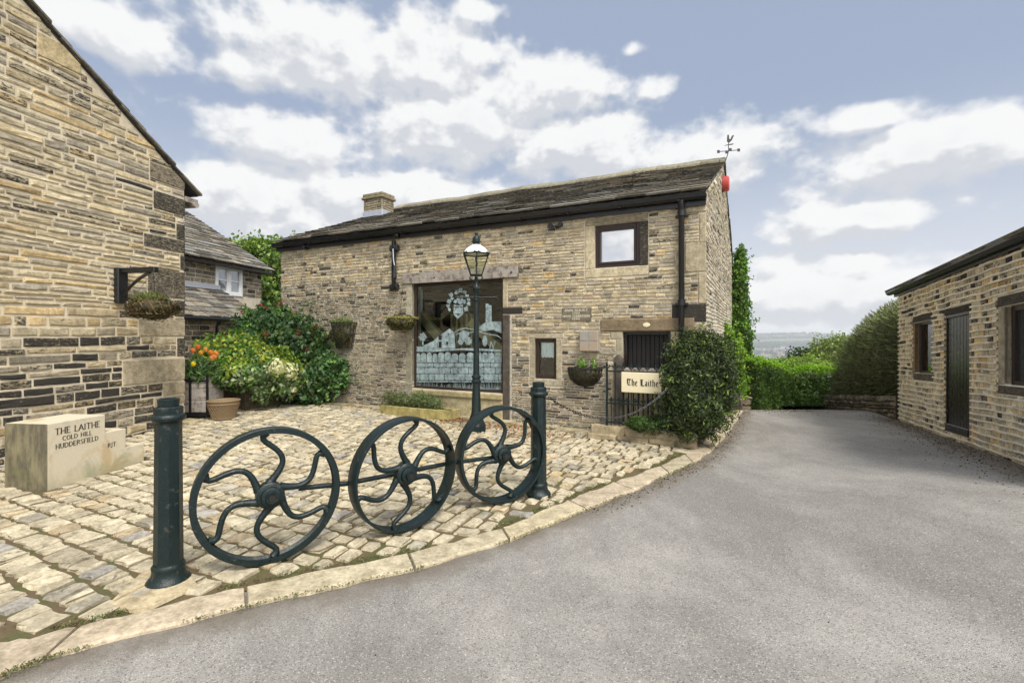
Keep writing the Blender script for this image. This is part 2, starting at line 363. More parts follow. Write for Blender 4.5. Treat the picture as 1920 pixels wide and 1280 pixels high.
def asphalt():
    m, T, b, o = mat_new('worn_asphalt'); co = T.new('ShaderNodeTexCoord').outputs['Object']
    big = T.noise(T.vmath('MULTIPLY', co, (1, .55, 1)), .5, 7, .72, .3); mid = T.noise(co, 3.0, 5, .65); fine = T.noise(co, 95, 3, .7)
    v = T.voro(co, 165, 'F1', 'Color'); vx = T.xyz(v)[0]; vd = T.voro(co, 165)
    c = T.mix(T.ramp(big, .36, .66), (.195, .186, .172), (.335, .32, .296))
    c = T.mix(T.ramp(mid, .35, .75, 0, .30), c, (.21, .20, .185))
    c = T.mix(1.0, c, T.mix(fine, (.66,)*3, (1.34,)*3), 'MULTIPLY')
    c = T.mix(1.0, c, T.mix(vx, (.84,)*3, (1.15,)*3), 'MULTIPLY')
    c = T.mix(T.ramp(vx, .93, .97, 0, .6), c, (.50, .48, .44)); c = T.mix(T.ramp(vx, .12, .05, 0, .6), c, (.06, .057, .054))
    e = T.new('ShaderNodeAttribute', attribute_name='col'); ed = e.outputs['Alpha']
    d = T.math('ADD', ed, T.math('MULTIPLY', T.math('SUBTRACT', T.noise(co, 2.2, 6, .7), .5), .9))
    c = T.mix(T.ramp(d, .45, .95, 0, .85), c, T.mix(T.noise(co, 30, 4, .7), (.085, .072, .056), (.20, .17, .135)))
    T.put(b.inputs['Base Color'], c); b.inputs['Roughness'].default_value = .92; b.inputs['Specular IOR Level'].default_value = .2
    bump(T, b, T.math('ADD', T.math('MULTIPLY', vd, -1.5), fine), .5, .004); return m
M['asphalt'] = asphalt()
def bed():
    m, T, b, o = mat_new('mossy_joint_bed'); co = T.new('ShaderNodeTexCoord').outputs['Object']
    c = T.mix(T.ramp(T.noise(co, 3.5, 6, .7), .42, .62), T.mix(T.noise(co, 60, 4, .7), (.06, .042, .02), (.17, .12, .065)), T.mix(T.noise(co, 45, 4, .7), (.04, .045, .015), (.12, .12, .04)))
    T.put(b.inputs['Base Color'], c); b.inputs['Roughness'].default_value = .97; bump(T, b, T.noise(co, 50, 5, .7), .8, .012); return m
M['bed'] = bed()
def land():
    m, T, b, o = mat_new('fields_and_moor'); co = T.new('ShaderNodeTexCoord').outputs['Object']
    v = T.voro(T.vmath('ADD', co, T.vmath('MULTIPLY', T.noise(co, .004, 3, .5, 0, 1), (90, 90, 0))), .0055, 'F1', 'Color'); q = T.xyz(v)[0]
    c = T.mix(q, (.055, .09, .03), (.17, .19, .07)); c = T.mix(T.ramp(T.noise(co, .0022, 5, .6), .52, .60), c, (.045, .06, .035))
    z = T.xyz(co)[2]; c = T.mix(T.ramp(z, -30, 15, 0, .85), c, T.mix(T.noise(co, .003, 5), (.15, .13, .09), (.22, .19, .13)))
    T.put(b.inputs['Base Color'], c); b.inputs['Roughness'].default_value = 1; b.inputs['Specular IOR Level'].default_value = .1; return m
M['land'] = land()
# ================================================================== SETTING
def grid_sheet(name, xs, ys, zf, mat, keep=None, colf=None):
    mb = MB(); nx, ny = len(xs), len(ys)
    for y in ys:
        for x in xs: mb.v.append((x, y, zf(x, y))); mb.c.append(colf(x, y) if colf else (.5, .5, .5, 0))
    mb.n = len(mb.v)
    for j in range(ny-1):
        for i in range(nx-1):
            if keep is None or keep((xs[i]+xs[i+1])/2, (ys[j]+ys[j+1])/2):
                mb.f.append((j*nx+i, j*nx+i+1, (j+1)*nx+i+1, (j+1)*nx+i)); mb.m.append(0)
    return mb.build(name, mat, smooth=True)
PROF = [(0, -.35), (22, -2.6), (60, -8), (200, -22), (600, -50), (1200, -76), (1500, -84), (2500, -98), (3000, -88), (3600, -70), (4500, -46), (5300, -2), (6000, 36), (7000, 38)]
def prof(r):
    for (a, za), (b, zb) in zip(PROF, PROF[1:]):
        if r <= b: return za+(zb-za)*(r-a)/(b-a)
    return PROF[-1][1]
def gz(x, y):
    r = sqrt(x*x+y*y)
    if r < 22 or y < 0: base = g(x, y)-.14 if r < 22 else -.5
    else: base = prof(r)
    if y < 0: base = min(base, -.2)
    if r > 3800:
        u = x/max(y, 1); k = 1-sst((u-.60)/.12)*.75
        base = base*k+(-46)*(1-k) if r > 4500 else base
    return base
def polar(name, rs, mat, kind, na=220, extra=None):
    mb = MB()
    for r in rs:
        for k in range(na):
            a = 2*PI*k/na; x, y = r*sin(a), r*cos(a); mb.v.append((x, y, gz(x, y)+(extra(x, y, r) if extra else 0))); mb.c.append((.5, .5, .5, 0))
    mb.n = len(mb.v)
    for j in range(len(rs)-1):
        for k in range(na):
            a, b = j*na+k, j*na+(k+1) % na; mb.f.append((a, a+na, b+na, b)); mb.m.append(0)
    return tag(mb.build(name, mat, smooth=True), kind='structure')
RSN = [.3, 2, 4, 6, 8, 10, 11, 12, 14, 16, 18, 20, 22, 26, 32, 40, 60, 90, 130, 200, 300, 450, 600, 800, 1000, 1200]
polar('ground', RSN, M['land'], 'structure')
polar('hills', [1200+i*180 for i in range(27)]+[6300, 6700, 7200], M['land'], 'structure', 360,
      lambda x, y, r: 0 if r < 1400 else 7*sin(x*.0031+2)*sin(y*.0023)+3*sin(x*.011)*cos(y*.009))
# kerb line, traced on the ground (outer edge = road side, inner edge = setts side)
KO = [(-60, 1290), (85, 1228), (462, 1133), (778, 1064), (955, 1010), (1100, 953), (1188, 917), (1255, 886), (1300, 866), (1335, 843), (1362, 815), (1380, 790), (1393, 768)]
KI = [(-60, 1215), (150, 1172), (460, 1096), (766, 1036), (942, 989), (1064, 936), (1152, 903), (1238, 872), (1283, 850), (1314, 830), (1340, 806), (1357, 784), (1366, 766)]
KO = [G(*p) for p in KO]; KI = [G(*p) for p in KI]
KO = [G(-500, 1420)]+KO; KI = [G(-500, 1310)]+KI
def yard_edge(x):   # y of the inner kerb line at x
    for a, b in zip(KI, KI[1:]):
        if a.x <= x <= b.x: return a.y+(b.y-a.y)*(x-a.x)/(b.x-a.x)
    return -9 if x < KI[0].x else 99
def road_col(x, y):
    e = 9
    for a, b in zip(KO, KO[1:]):
        t = min(1, max(0, ((x-a.x)*(b.x-a.x)+(y-a.y)*(b.y-a.y))/((b-a).length_squared))); e = min(e, sqrt((x-a.x-(b.x-a.x)*t)**2+(y-a.y-(b.y-a.y)*t)**2))
    so, do = OUTB.to_local((x, y)); d2 = abs(do) if so > -.3 else 9
    k = max(.95*(1-e/.62), 1.0*(1-max(d2-.1, 0)/.85)*(so > -1.5), .85*(1-abs(y-11.4)/1.8)*(x > 6.6))
    return (.5, .5, .5, max(0, min(1, k)))
xs = [-16+i*.2 for i in range(0, 150)]; ys = [-7+i*.2 for i in range(0, 143)]
def near_road(x, y): return y < yard_edge(x)+.35 or x > KI[-1].x-.3
tag(grid_sheet('road', xs, ys, lambda x, y: g(x, y)-.026, M['asphalt'], near_road, road_col), kind='structure')
# setts
yard = MB()
xs2 = [-13+i*.16 for i in range(0, 118)]; ys2 = [1+i*.16 for i in range(0, 90)]
i0 = 0
nx, ny = len(xs2), len(ys2)
for y in ys2:
    for x in xs2: yard.v.append((x, y, g(x, y)-.014+.004*sin(x*9)*sin(y*11))); yard.c.append((.5, .5, .5, 0))
yard.n = len(yard.v)
for j in range(ny-1):
    for i in range(nx-1):
        x, y = xs2[i]+.08, ys2[j]+.08
        s, d = BARN.to_local((x, y))
        if y > yard_edge(x)-.10 and d < .3 and x < 4.9:
            yard.f.append((j*nx+i, j*nx+i+1, (j+1)*nx+i+1, (j+1)*nx+i)); yard.m.append(1)
def sett_col():
    r = random.random(); b = random.uniform(.33, .50)
    if r < .07: c = (b*.98, b*.80, b*.54)
    elif r < .14: c = (b*.84, b*.77, b*.63)
    elif r < .150: c = (b*.98, b*.80, b*.46)
    elif r < .19: c = (b*.76, b*.72, b*.66)
    else: c = (b*1.06, b*.94, b*.70)
    return (*c, random.choice((.08, .15, .22, .3)) if random.random() < .8 else .42)
def inside_blk(x, y):
    s, d = STEP.to_local((x, y)); return -.04 < s < 1.42 and -.04 < d < .56
d = -.30; row = 0
while d > -12.5:
    hgt = random.uniform(.17, .235); d0 = d-hgt; s = -6+random.uniform(0, .2)
    while s < 14:
        ln = random.uniform(.12, .20) if random.random() < .75 else random.uniform(.2, .29)
        c = BARN.world(s+ln/2, (d+d0)/2)
        hx, hy = HOUSE.to_local(c)
        ok = c.y > yard_edge(c.x)+.10 and c.x > -12 and c.y > .8 and c.x < KI[-1].x-.1 and not inside_blk(c.x, c.y) and not (hy > .05 and hx < 9)
        if c.x > 2.0 and c.y > 7.62 - .02*c.x: ok = ok and False
        if ok:
            ang = random.uniform(-.03, .03)+.22*max(0, 1-(c.y-2.2)/3.2); dzz = random.uniform(-.006, .006); ca, sa = cos(ang), sin(ang); cs, cd = s+ln/2, (d+d0)/2
            tx, ty = random.uniform(-.03, .03), random.uniform(-.03, .03); wob = .012*sin(s*2.1+row*.3)+.02*sin(s*.7+row*.13)
            def fn(x, yy, z):   # stone() works in (x, -height, z=across)
                u, v = x-cs, z-cd; u, v = u*ca-v*sa, u*sa+v*ca
                p = BARN.world(cs+u, cd+v+wob); return (p.x, p.y, g(p.x, p.y)-.03-yy+dzz+u*tx+v*ty)
            gp = random.uniform(.013, .024)
            yard.stone(s+gp, s+ln-gp, d0+gp, d-gp, .038, sett_col(), 0, jit=.011, bev=.012, nc=2, fn=fn)
        s += ln
    d = d0; row += 1
tag(yard.build('cobbled_yard', [M['cob'], M['bed']]), kind='structure')
# kerb stones, one strip of the setting
kb = MB()
def lerp(a, b, t): return a+(b-a)*t
segs = [(0, 1, 2), (1, 2, 1), (2, 3, 1), (3, 4, 1), (4, 5, 1), (5, 6, 1), (6, 7, 1), (7, 8, 1), (8, 9, 1), (9, 10, 1), (10, 11, 1), (11, 12, 1), (12, 13, 1)]
for (a, b, n) in segs:
    for q in range(n):
        t0, t1 = q/n, (q+1)/n; gp = .006
        o0, o1, i0, i1 = lerp(KO[a], KO[b], t0), lerp(KO[a], KO[b], t1), lerp(KI[a], KI[b], t0), lerp(KI[a], KI[b], t1)
        L = (o1-o0).length; e = gp/L; o0, o1, i0, i1 = lerp(o0, o1, e), lerp(o1, o0, e), lerp(i0, i1, e), lerp(i1, i0, e)
        def kf(x, yy, z, o0=o0, o1=o1, i0=i0, i1=i1):
            p = lerp(lerp(o0, o1, x), lerp(i0, i1, x), z); return (p.x, p.y, g(p.x, p.y)-.06-yy)
        b_ = random.uniform(.36, .44); cc = random.choice([(b_*1.05, b_*.91, b_*.64), (b_*1.0, b_*.88, b_*.64), (b_*1.03, b_*.87, b_*.66)])
        R = random.uniform; nn = 9; V = []
        for (ins, h) in ((.0, .0), (.018, .048), (.075, .062)):
            bot = []; top = []
            for k in range(nn+1):
                t = k/nn; x = ins*.10+(1-ins*.2)*t
                wv = .05*sin(k*1.1+a*2.3)+.03*sin(k*2.7+a); bot.append(kf(x, -h, ins+wv*.7+R(-.02, .02))); top.append(kf(x, -h, 1-ins*.8-wv+R(-.03, .03)))
            V += bot+top[::-1]
        n_ = 2*(nn+1)
        kb.add(V, [(r*n_+k, r*n_+(k+1) % n_, (r+1)*n_+(k+1) % n_, (r+1)*n_+k) for r in (0, 1) for k in range(n_)]+[(2*n_+k, 2*n_+k+1, 2*n_+n_-2-k, 2*n_+n_-1-k) for k in range(nn)], (*cc, .10), 0)
# slab under the near bollard and the pale edging along the barn wall
for (c0, c1, c2, c3) in [(G(205, 1135), G(262, 1150), G(372, 1098), G(345, 1062)), (G(262, 1078), G(205, 1132), G(345, 1062), G(330, 1040))]:
    pts = [c0, c1, c2, c3]; cen = sum(pts, Vector())/4
    V = [(p.x, p.y, -.01) for p in pts]+[(lerp(p, cen, .03).x, lerp(p, cen, .03).y, .012) for p in pts]
    kb.add(V, [(0, 1, 5, 4), (1, 2, 6, 5), (2, 3, 7, 6), (3, 0, 4, 7), (4, 5, 6, 7)], (.44, .37, .25, .05), 0)
for s in [x*.62 for x in range(-2, 14)]:
    kb.stone(s, s+.61, -.27, -.03, .05, (.34, .30, .20, .12), 0, jit=.01, bev=.012, fn=lambda x, yy, z: (*BARN.world(x, z).xy, g(*BARN.world(x, z).xy)-.01-yy))
tag(kb.build('kerb', M['st_block']), kind='structure')
# ================================================================== walls of laid stone
def lay(mb, zones, holes, pal, prot=.02, gap=.012, mat=0, ztop=None, y0=0.0, wav=.01, jit=.006, bev=.012, lenf=None):
    """zones: (s0,s1,z0,z1,row_lo,row_hi,len_lo,len_hi)"""
    for (a, b, z0, z1, rl, rh, ll, lh) in zones:
        z = z0; k = 0
        while z < z1-.01:
            h = min(random.uniform(rl, rh), z1-z)
            if z1-z-h < rl*.6: h = z1-z
            k += 1; ph = random.uniform(0, 6)
            cuts = [(h0, h1, y_0, y_1) for (h0, h1, y_0, y_1) in holes if y_0 < z+h-.002 and y_1 > z+.002 and h1 > a and h0 < b]
            edges = sorted(set([a, b]+[min(max(c[0], a), b) for c in cuts]+[min(max(c[1], a), b) for c in cuts]))
            for e0, e1 in zip(edges, edges[1:]):
                if e1-e0 < .012: continue
                mid = (e0+e1)/2; lo, hi = z, z+h; dead = False
                for c in cuts:
                    if c[0] < mid < c[1]:
                        if c[2] <= lo+.004 and c[3] >= hi-.004: dead = True
                        elif c[2] > lo: hi = min(hi, c[2])
                        else: lo = max(lo, c[3])
                if dead or hi-lo < .015: continue
                s = e0; first = True
                while s < e1-.01:
                    L = random.uniform(ll, lh)*(random.choice((.6, 1, 1, 1.5)))
                    if first: L *= random.uniform(.4, 1); first = False
                    if e1-s-L < ll*.5: L = e1-s
                    if ztop is None or min(ztop(s), ztop(s+L)) > lo+.02:
                        w_ = wav
                        f = lambda x, y, zz, w_=w_, ph=ph: (x, y, zz+w_*sin(x*1.3+zz*2.1)+w_*.5*sin(x*3.7+zz*5+1))
                        mb.stone(s+gap/2, s+L-gap/2, lo+gap/2, hi-gap/2, prot*random.uniform(.5, 1.2), pal(s+L/2, (lo+hi)/2), mat, jit, bev, ztop=ztop, fn=f, y0=y0)
                    s += L
            z += h
def sheet(mb, a, b, z0, z1, holes, mat, y=0.0, thick=.35):
    """the mortar face with real openings and reveals"""
    xs = sorted(set([a, b]+[v for h in holes for v in h[:2] if a < v < b])); zs = sorted(set([z0, z1]+[v for h in holes for v in h[2:] if z0 < v < z1]))
    for x0, x1 in zip(xs, xs[1:]):
        for q0, q1 in zip(zs, zs[1:]):
            cx, cz = (x0+x1)/2, (q0+q1)/2
            if any(h[0] < cx < h[1] and h[2] < cz < h[3] for h in holes): continue
            mb.quad([(x0, y, q0), (x1, y, q0), (x1, y, q1), (x0, y, q1)], mat)
    for h in holes:
        mb.quad([(h[0], y, h[2]), (h[0], y+thick, h[2]), (h[0], y+thick, h[3]), (h[0], y, h[3])], mat)
        mb.quad([(h[1], y, h[2]), (h[1], y, h[3]), (h[1], y+thick, h[3]), (h[1], y+thick, h[2])], mat)
        mb.quad([(h[0], y, h[3]), (h[0], y+thick, h[3]), (h[1], y+thick, h[3]), (h[1], y, h[3])], mat)
        mb.quad([(h[0], y, h[2]), (h[1], y, h[2]), (h[1], y+thick, h[2]), (h[0], y+thick, h[2])], mat)
def tan(b, k=0): return [(b*1.0, b*.83, b*.54), (b*1.05, b*.91, b*.64), (b*.90, b*.79, b*.60), (b*1.02, b*.78, b*.44), (b*.72, b*.64, b*.51)][k]
def pal_house(s, z):
    b = random.uniform(.36, .56); c = tan(b, random.choice((0, 0, 1, 1, 2, 3, 4)))
    low = sst((2.4-z)/1.2); r = random.random()
    soot = random.uniform(0, .36)+low*random.uniform(.2, .52)
    if r < .12+.45*low: soot += .35
    verge = (4.6+.678*(9-s))-z
    if verge < 1.6 and random.random() < .45: soot += .3
    if z > 2.3 and 3.2 < z < 4.4 and random.random() < .12: soot += .4
    if low > .5: c = tuple(v*.82 for v in c)
    return (*c, soot)
def pal_barn(s, z):
    b = random.uniform(.38, .58); r = random.random(); k = random.choice((0, 1, 1, 2, 2, 4)); c = tan(b, k)
    if r < .035: c = (b*1.05, b*.74, b*.38)
    elif r < .05: c = (b*.9, b*.64, b*.46)
    soot = random.uniform(0, .36)
    if s < 4 and z < 3.0: c = tuple(v*.78+.17*b*.75 for v in c); soot += .20+.12*sst((1.1-z)/1.1)
    elif z < 1.4: c = tuple(v*.82+.18*b*.8 for v in c); soot += .22
    if random.random() < .11: soot += .45
    return (*c, soot)
def pal_out(s, z):
    b = random.uniform(.50, .80); c = tan(b, random.choice((0, 2, 2, 4, 1))); r = random.random()
    if r < .10: c = (b*1.0, b*.72, b*.36)
    soot = random.uniform(.08, .45)+(.4 if random.random() < .2 else 0)+(.15 if z > 2.0 else 0)
    if z < .9: c = tuple(v*.85+.13*b for v in c); soot -= .08
    return (*c, soot)
def slabs(mb, s0, s1, y0, z0, y1, z1, exp_lo, exp_hi, dx=0.0, ragged=.02, th=.03, wlo=.28, whi=.6, mat=0, dark=1.0, fn=None):
    """courses of stone slates up a slope from (y0,z0) to (y1,z1); lower courses are the largest"""
    L = sqrt((y1-y0)**2+(z1-z0)**2); uy, uz = (y1-y0)/L, (z1-z0)/L; ny, nz_ = -uz, uy
    d = -.02
    while d < L-.02:
        ex = exp_hi+(exp_lo-exp_hi)*d/L; s = s0-random.uniform(0, .04)
        while s < s1-.02:
            w_ = random.uniform(wlo, whi)
            if s+w_ > s1-.12: w_ = s1-s+random.uniform(0, .03)
            b = random.uniform(.11, .27)*dark; c = random.choice([(b, b*.94, b*.82), (b*1.05, b*.93, b*.74), (b*.9, b*.88, b*.84), (b*1.0, b*.87, b*.70)])
            dl = d+random.uniform(-ragged, ragged); du = min(d+ex*1.6, L+.03); hl = .052+random.uniform(-.008, .01); hu = .018
            V = []
            for (dd, hh) in ((dl, hl), (dl+.01, hl-th), (du, hu-.012), (du, hu)):
                for x in (s+.004, s+w_-.004):
                    dd2 = dd+random.uniform(-.008, .008); V.append((x, y0+uy*dd2+ny*hh, z0+uz*dd2+nz_*hh))
            if fn: V = [fn(*p) for p in V]
            mb.add(V, [(0, 1, 7, 6), (2, 3, 1, 0), (4, 5, 3, 2), (6, 7, 5, 4), (0, 6, 4, 2), (1, 3, 5, 7)], (*c, random.uniform(.2, .72)), mat)
            s += w_
        d += ex*random.uniform(.93, 1.07)
# ------------------------------------------------------------------ near house (left)
hs = thing('stone_house', 'tall dark weathered sandstone gable end of a house behind the carved steps', 'house', (*HOUSE.o, 0), HOUSE.a)
HT = lambda s: 4.64+.678*(9-s) if s > 4 else 7.99-.678*(4-s)
hw = MB()
hw.quad([(-1, 0, -.4), (9, 0, -.4), (9, 0, 4.60), (4, 0, 7.99), (-1, 0, 4.60)], 1)
hw.quad([(9, 0, -.4), (9, 9, -.4), (9, 9, 4.60), (9, 0, 4.60)], 1)
hw.quad([(-1, 9, -.4), (-1, 0, -.4), (-1, 0, 4.60), (-1, 9, 4.60)], 1)
QH = []
def quoin(px0, ytl, ybl, ytr, ybr, W=HOUSE, pxr=345): a = W.rect((px0, ytl, ybl), (pxr, ytr, ybr)); return a
for q in [(281, 299, 340, 330, 352, .62), (288, 358, 393, 372, 404, .85), (331, 416, 449, 424, 452, .9), (270, 436, 463, 452, 474, .8), (338, 477, 505, 482, 508, .9),
          (277, 503, 556, 508, 560, .75), (327, 562, 594, 563, 594, .85), (260, 597, 632, 597, 630, .45), (332, 634, 668, 632, 668, .85), (231, 674, 720, 672, 715, .25), (306, 716, 742, 714, 738, .15), (290, 744, 762, 740, 758, .2), (299, 765, 792, 760, 788, .1)]:
    a = quoin(*q[:5]); QH.append((*a, q[5]))
for (s0, s1, z0, z1, so) in QH:
    b = .36 if so < .5 else .24; z0_, z1_ = z0, z1
    hw.stone(s0, 9.012, z0+.008, z1-.008, .016, (b*1.0, b*.86, b*.62, so*.85), 0, jit=.004, bev=.008, nc=3)
vs = []
v0 = 9.0
holes = [(q[0]-.012, 9.1, q[2], q[3]) for q in QH]
# pale blocks under the verge
for (px, py, w_) in [(70, 75, .55)]:
    s, z = HOUSE.loc(px, py); holes.append((s, s+w_, z-.2, z+.12)); hw.stone(s, s+w_, z-.2, z+.12, .015, (.44, .36, .22, .05), 0, ztop=lambda x: HT(x)-.03)
lay(hw, [(2.5, 9.0, -.25, 2.2, .095, .15, .24, .52), (2.5, 9.0, 2.2, 4.1, .055, .115, .28, .62), (2.5, 9.0, 4.1, 8, .07, .13, .25, .6)], holes, pal_house, prot=.020, gap=.027, ztop=lambda x: HT(x)-.06, wav=.010, jit=.010, bev=.018)
hw.build('wall', [M['st'], M['mo_house']], hs)
rf = MB()
rf.prism([(9.28, 4.385), (4, 7.965), (4, 7.98), (9.30, 4.40)], -.02, 9.1, 1)
rf.prism([(-1.28, 4.34), (-1.3, 4.40), (4, 7.98), (4, 7.92)], -.07, 9.1, 1)
L = sqrt(5.3**2+3.59**2); d = 0
while d < L:                                  # slate ends seen along the verge, and the courses behind them
    ex = .34; k = 0
    for j in range(24):
        s0, s1 = d/L, min((d+ex*1.5)/L, 1); x0, z0 = 9.33-5.33*s0, 4.40+3.60*s0; x1, z1 = 9.33-5.33*s1, 4.40+3.60*s1
        y0 = -.05-random.uniform(0, .04) if j == 0 else -.1+j*.39; y1 = y0+.385 if j else -.1+.388
        h0 = .03+random.uniform(0, .015); b = random.uniform(.12, .24)
        rf.add([(x0, y0, z0+h0+.02), (x0, y1, z0+h0+.02), (x0, y0, z0+h0-.02), (x0, y1, z0+h0-.02), (x1, y0, z1+.02), (x1, y1, z1+.02), (x1, y0, z1-.005), (x1, y1, z1-.005)],
               [(0, 1, 5, 4), (2, 3, 1, 0), (2, 0, 4, 6), (1, 3, 7, 5), (6, 7, 3, 2)], (b, b*.93, b*.8, .3), 0)
    d += ex
rf.build('roof', [M['roof'], M['iron']], hs)
gt = MB(); gt.box(9.02, 9.30, -.01, .12, 4.235, 4.33, 0); gt.tube([(9.24, -.04, 4.22), (9.24, 9, 4.22)], .06, 10)
gt.build('gutter', M['oldwood'], hs)
# ------------------------------------------------------------------ distant cottage behind it
ct = thing('cottage', 'small stone cottage with a white window and low lean-to roof, behind the big house', 'house', (*COTT.o, 0), COTT.a)
CE = COTT.loc(490, 508)[1]; CS = COTT.loc(490, 508)[0]
cwin = COTT.rect((403, 493, 550), (453.5, 505, 557))
cw = MB(); EZ = CE+.02
chole = [(cwin[0], cwin[1], cwin[2], cwin[3])]
sheet(cw, 1, CS, -.2, EZ+.1, chole, 1, thick=.2)
cw.prism([(1, -.2), (1, EZ+.05), (1.01, EZ+.05), (1.01, -.2)], 0, 7, 1)
cw.quad([(CS, 0, -.2), (CS, 7, -.2), (CS, 7, EZ), (CS, 3.5, EZ+2.2), (CS, 0, EZ)], 1)
def pal_ct(s, z): b = random.uniform(.22, .36); c = tan(b, random.choice((0, 2, 4))); return (*c, random.uniform(.15, .5)+(.3 if random.random() < .35 else 0))
lay(cw, [(1, CS, 0, EZ+.08, .11, .16, .2, .4)], chole+[(1, CS, 2.4, 3.0)], pal_ct, prot=.02, gap=.025)
cw.build('wall', [M['st'], M['mo_barn']], ct)
cr = MB(); slabs(cr, 1, CS+.25, -.35, EZ-.02, 3.5, EZ+2.35, .16, .26, dark=1.15, th=.04); slabs(cr, 1, CS+.25, 7.35, EZ-.02, 3.5, EZ+2.35, .3, .3, th=.04)
cr.box(1, CS+.2, -.3, -.12, EZ-.14, EZ-.05, 1); cr.build('roof', [M['roof'], M['brown']], ct)
lt = MB(); LZ1 = COTT.loc(380, 541)[1]; LZ0 = COTT.loc(420, 598, -1.5)[1]; LE = COTT.loc(478, 600, -1.5)[0]+.3
slabs(lt, 1, LE, -1.6, LZ0+.03, .0, LZ1, .2, .3, dark=1.05, th=.045); lt.box(1, LE-.05, -.03, -.005, LZ1-.05, LZ1+.16, 1)
lt.build('lean_to_roof', [M['roof'], M['lead']], ct)
lw = MB(); sheet(lw, 1, LE-.1, -.2, LZ0, [(COTT.loc(425, 640, -1.4)[0], LE-.3, .9, LZ0-.1)], 1, y=-1.4); lw.quad([(LE-.1, -1.4, -.2), (LE-.1, 0, -.2), (LE-.1, 0, LZ1), (LE-.1, -1.4, LZ0)], 1)
lay(lw, [(1, COTT.loc(425, 640, -1.4)[0], 0, LZ0, .12, .17, .2, .4)], [], pal_ct, prot=.02, gap=.025, y0=-1.4)
lw.build('lean_to_wall', [M['st'], M['mo_house']], ct)
dw = MB(); dw.box(COTT.loc(425, 640, -1.4)[0], LE-.3, -1.3, -1.25, .9, LZ0-.1); dw.build('lean_to_window', M['darkglass'], ct)
gu = MB(); gu.tube([(1, -1.68, LZ0-.02), (LE, -1.68, LZ0-.02)], .055, 10); dx_ = COTT.loc(407, 620, -1.5)[0]; gu.tube([(dx_, -1.62, LZ0-.05), (dx_, -1.5, LZ0-.2), (dx_, -1.5, 0)], .04, 8)
gu.build('gutter', M['black'], ct)
wn = MB(); a, b, c, d = cwin; fr = .055
for (x0, x1, z0, z1) in [(a, a+.09, c, d), (b-.09, b, c, d), (a+.09, b-.09, c, c+.09), (a+.09, b-.09, d-.09, d), ((a+b)/2-.05, (a+b)/2+.05, c+.09, d-.09)]: wn.box(x0, x1, -.03, .05, z0, z1)
for (x0, x1) in ((a+.09, (a+b)/2-.05), ((a+b)/2+.05, b-.09)):
    zm = (c+d)/2; wn.box(x0, x1, -.01, .03, zm-.02, zm+.02)
    for (u0, u1, v0, v1) in ((x0, x0+.035, c+.09, d-.09), (x1-.035, x1, c+.09, d-.09), (x0+.035, x1-.035, c+.09, c+.125), (x0+.035, x1-.035, d-.125, d-.09)): wn.box(u0, u1, -.015, .035, v0, v1)
wf = wn.build('window', M['white'], ct); pn = MB(); pn.box(a+.05, b-.05, .02, .028, c+.05, d-.05); pn.build('pane', glass('cottage_glass', .25, clear=False, base=(.22, .24, .25)), wf)
# ================================================================== THE BARN
bn = thing('stone_barn', 'long two-storey stone barn conversion with a slate roof, picture window and small upper window', 'barn', (*BARN.o, 0), BARN.a)
EAVE = lambda s: 4.02+.07*(1-s/BL_)
def rwarp(x, y, z): return (x, y, z+.07*(1-x/BL_)+(.018*sin(x*1.7)+.012*sin(x*3.9+1))*sst((y+.2)/4))
BWIN = BARN.rect((773, 532.5, 727), (943, 521.5, 738.5)); UWIN = BARN.rect((1115, 421.6, 503), (1199, 416.6, 497.8)); SWIN = BARN.rect((1002.5, 634.5, 710), (1043, 634.5, 711))
DOOR = BARN.rect((1167.5, 622, 800), (1257.5, 621, 806)); DOOR = (DOOR[0], DOOR[1], .06, DOOR[3])
bw = MB()
def blk(x0, x1, z0, z1, b=.36, so=.05, p=.016, dep=.1, tint=(1, .87, .62), bev=.008):
    bw.box(x0, x1, -p, dep, z0+.004, z1-.004, 0, (b*tint[0], b*tint[1], b*tint[2], so), bev)
XH = []     # everything that is not laid courses
def blkp(a, b, br=.36, so=.05, tint=(1, .87, .62), p=.018, cut=None):
    r = BARN.rect(a, b)
    if r[1] > BL_-.04: r = (r[0], BL_+.014, r[2], r[3])
    blk(*r, br, so, p, .1, tint); XH.append((r[0]-.006, r[1]+.006 if r[1] < BL_ else 99, r[2], r[3])); return r
# upper window surround
S0, S1 = BARN.loc(1097.6, 450)[0], BARN.loc(1215.4, 450)[0]
uz1 = UWIN[3]; uz0 = UWIN[2]
for (x0, x1, z0, z1, b, so) in [(S0, S1, uz1, uz1+.125, .24, .42), (S0, UWIN[0], uz0-.03, uz1, .42, .02), (UWIN[1], S1, uz0-.005, uz1, .15, .75), (S0, S1, uz0-.17, uz0-.005, .43, .02)]:
    if x0 == S0 and x1 == UWIN[0]: z0 = uz0-.005
    blk(x0, x1, z0, z1, b*1.2, so, .012, .12); XH.append((x0-.01, x1+.01, z0, z1))
XH.append(UWIN)
# little window surround
s0_, s1_ = BARN.loc(994, 670)[0], BARN.loc(1053, 670)[0]
for (x0, x1, z0, z1, b) in [(s0_-.02, s1_+.04, SWIN[3], SWIN[3]+.09, .40), (s0_, SWIN[0], SWIN[2], SWIN[3], .38), (SWIN[1], s1_, SWIN[2], SWIN[3], .38), (s0_-.01, s1_+.03, SWIN[2]-.12, SWIN[2], .38)]:
    blk(x0, x1, z0, z1, b, .12, .012, .12, (1, .9, .68)); XH.append((x0-.01, x1+.01, z0, z1))
XH.append(SWIN)
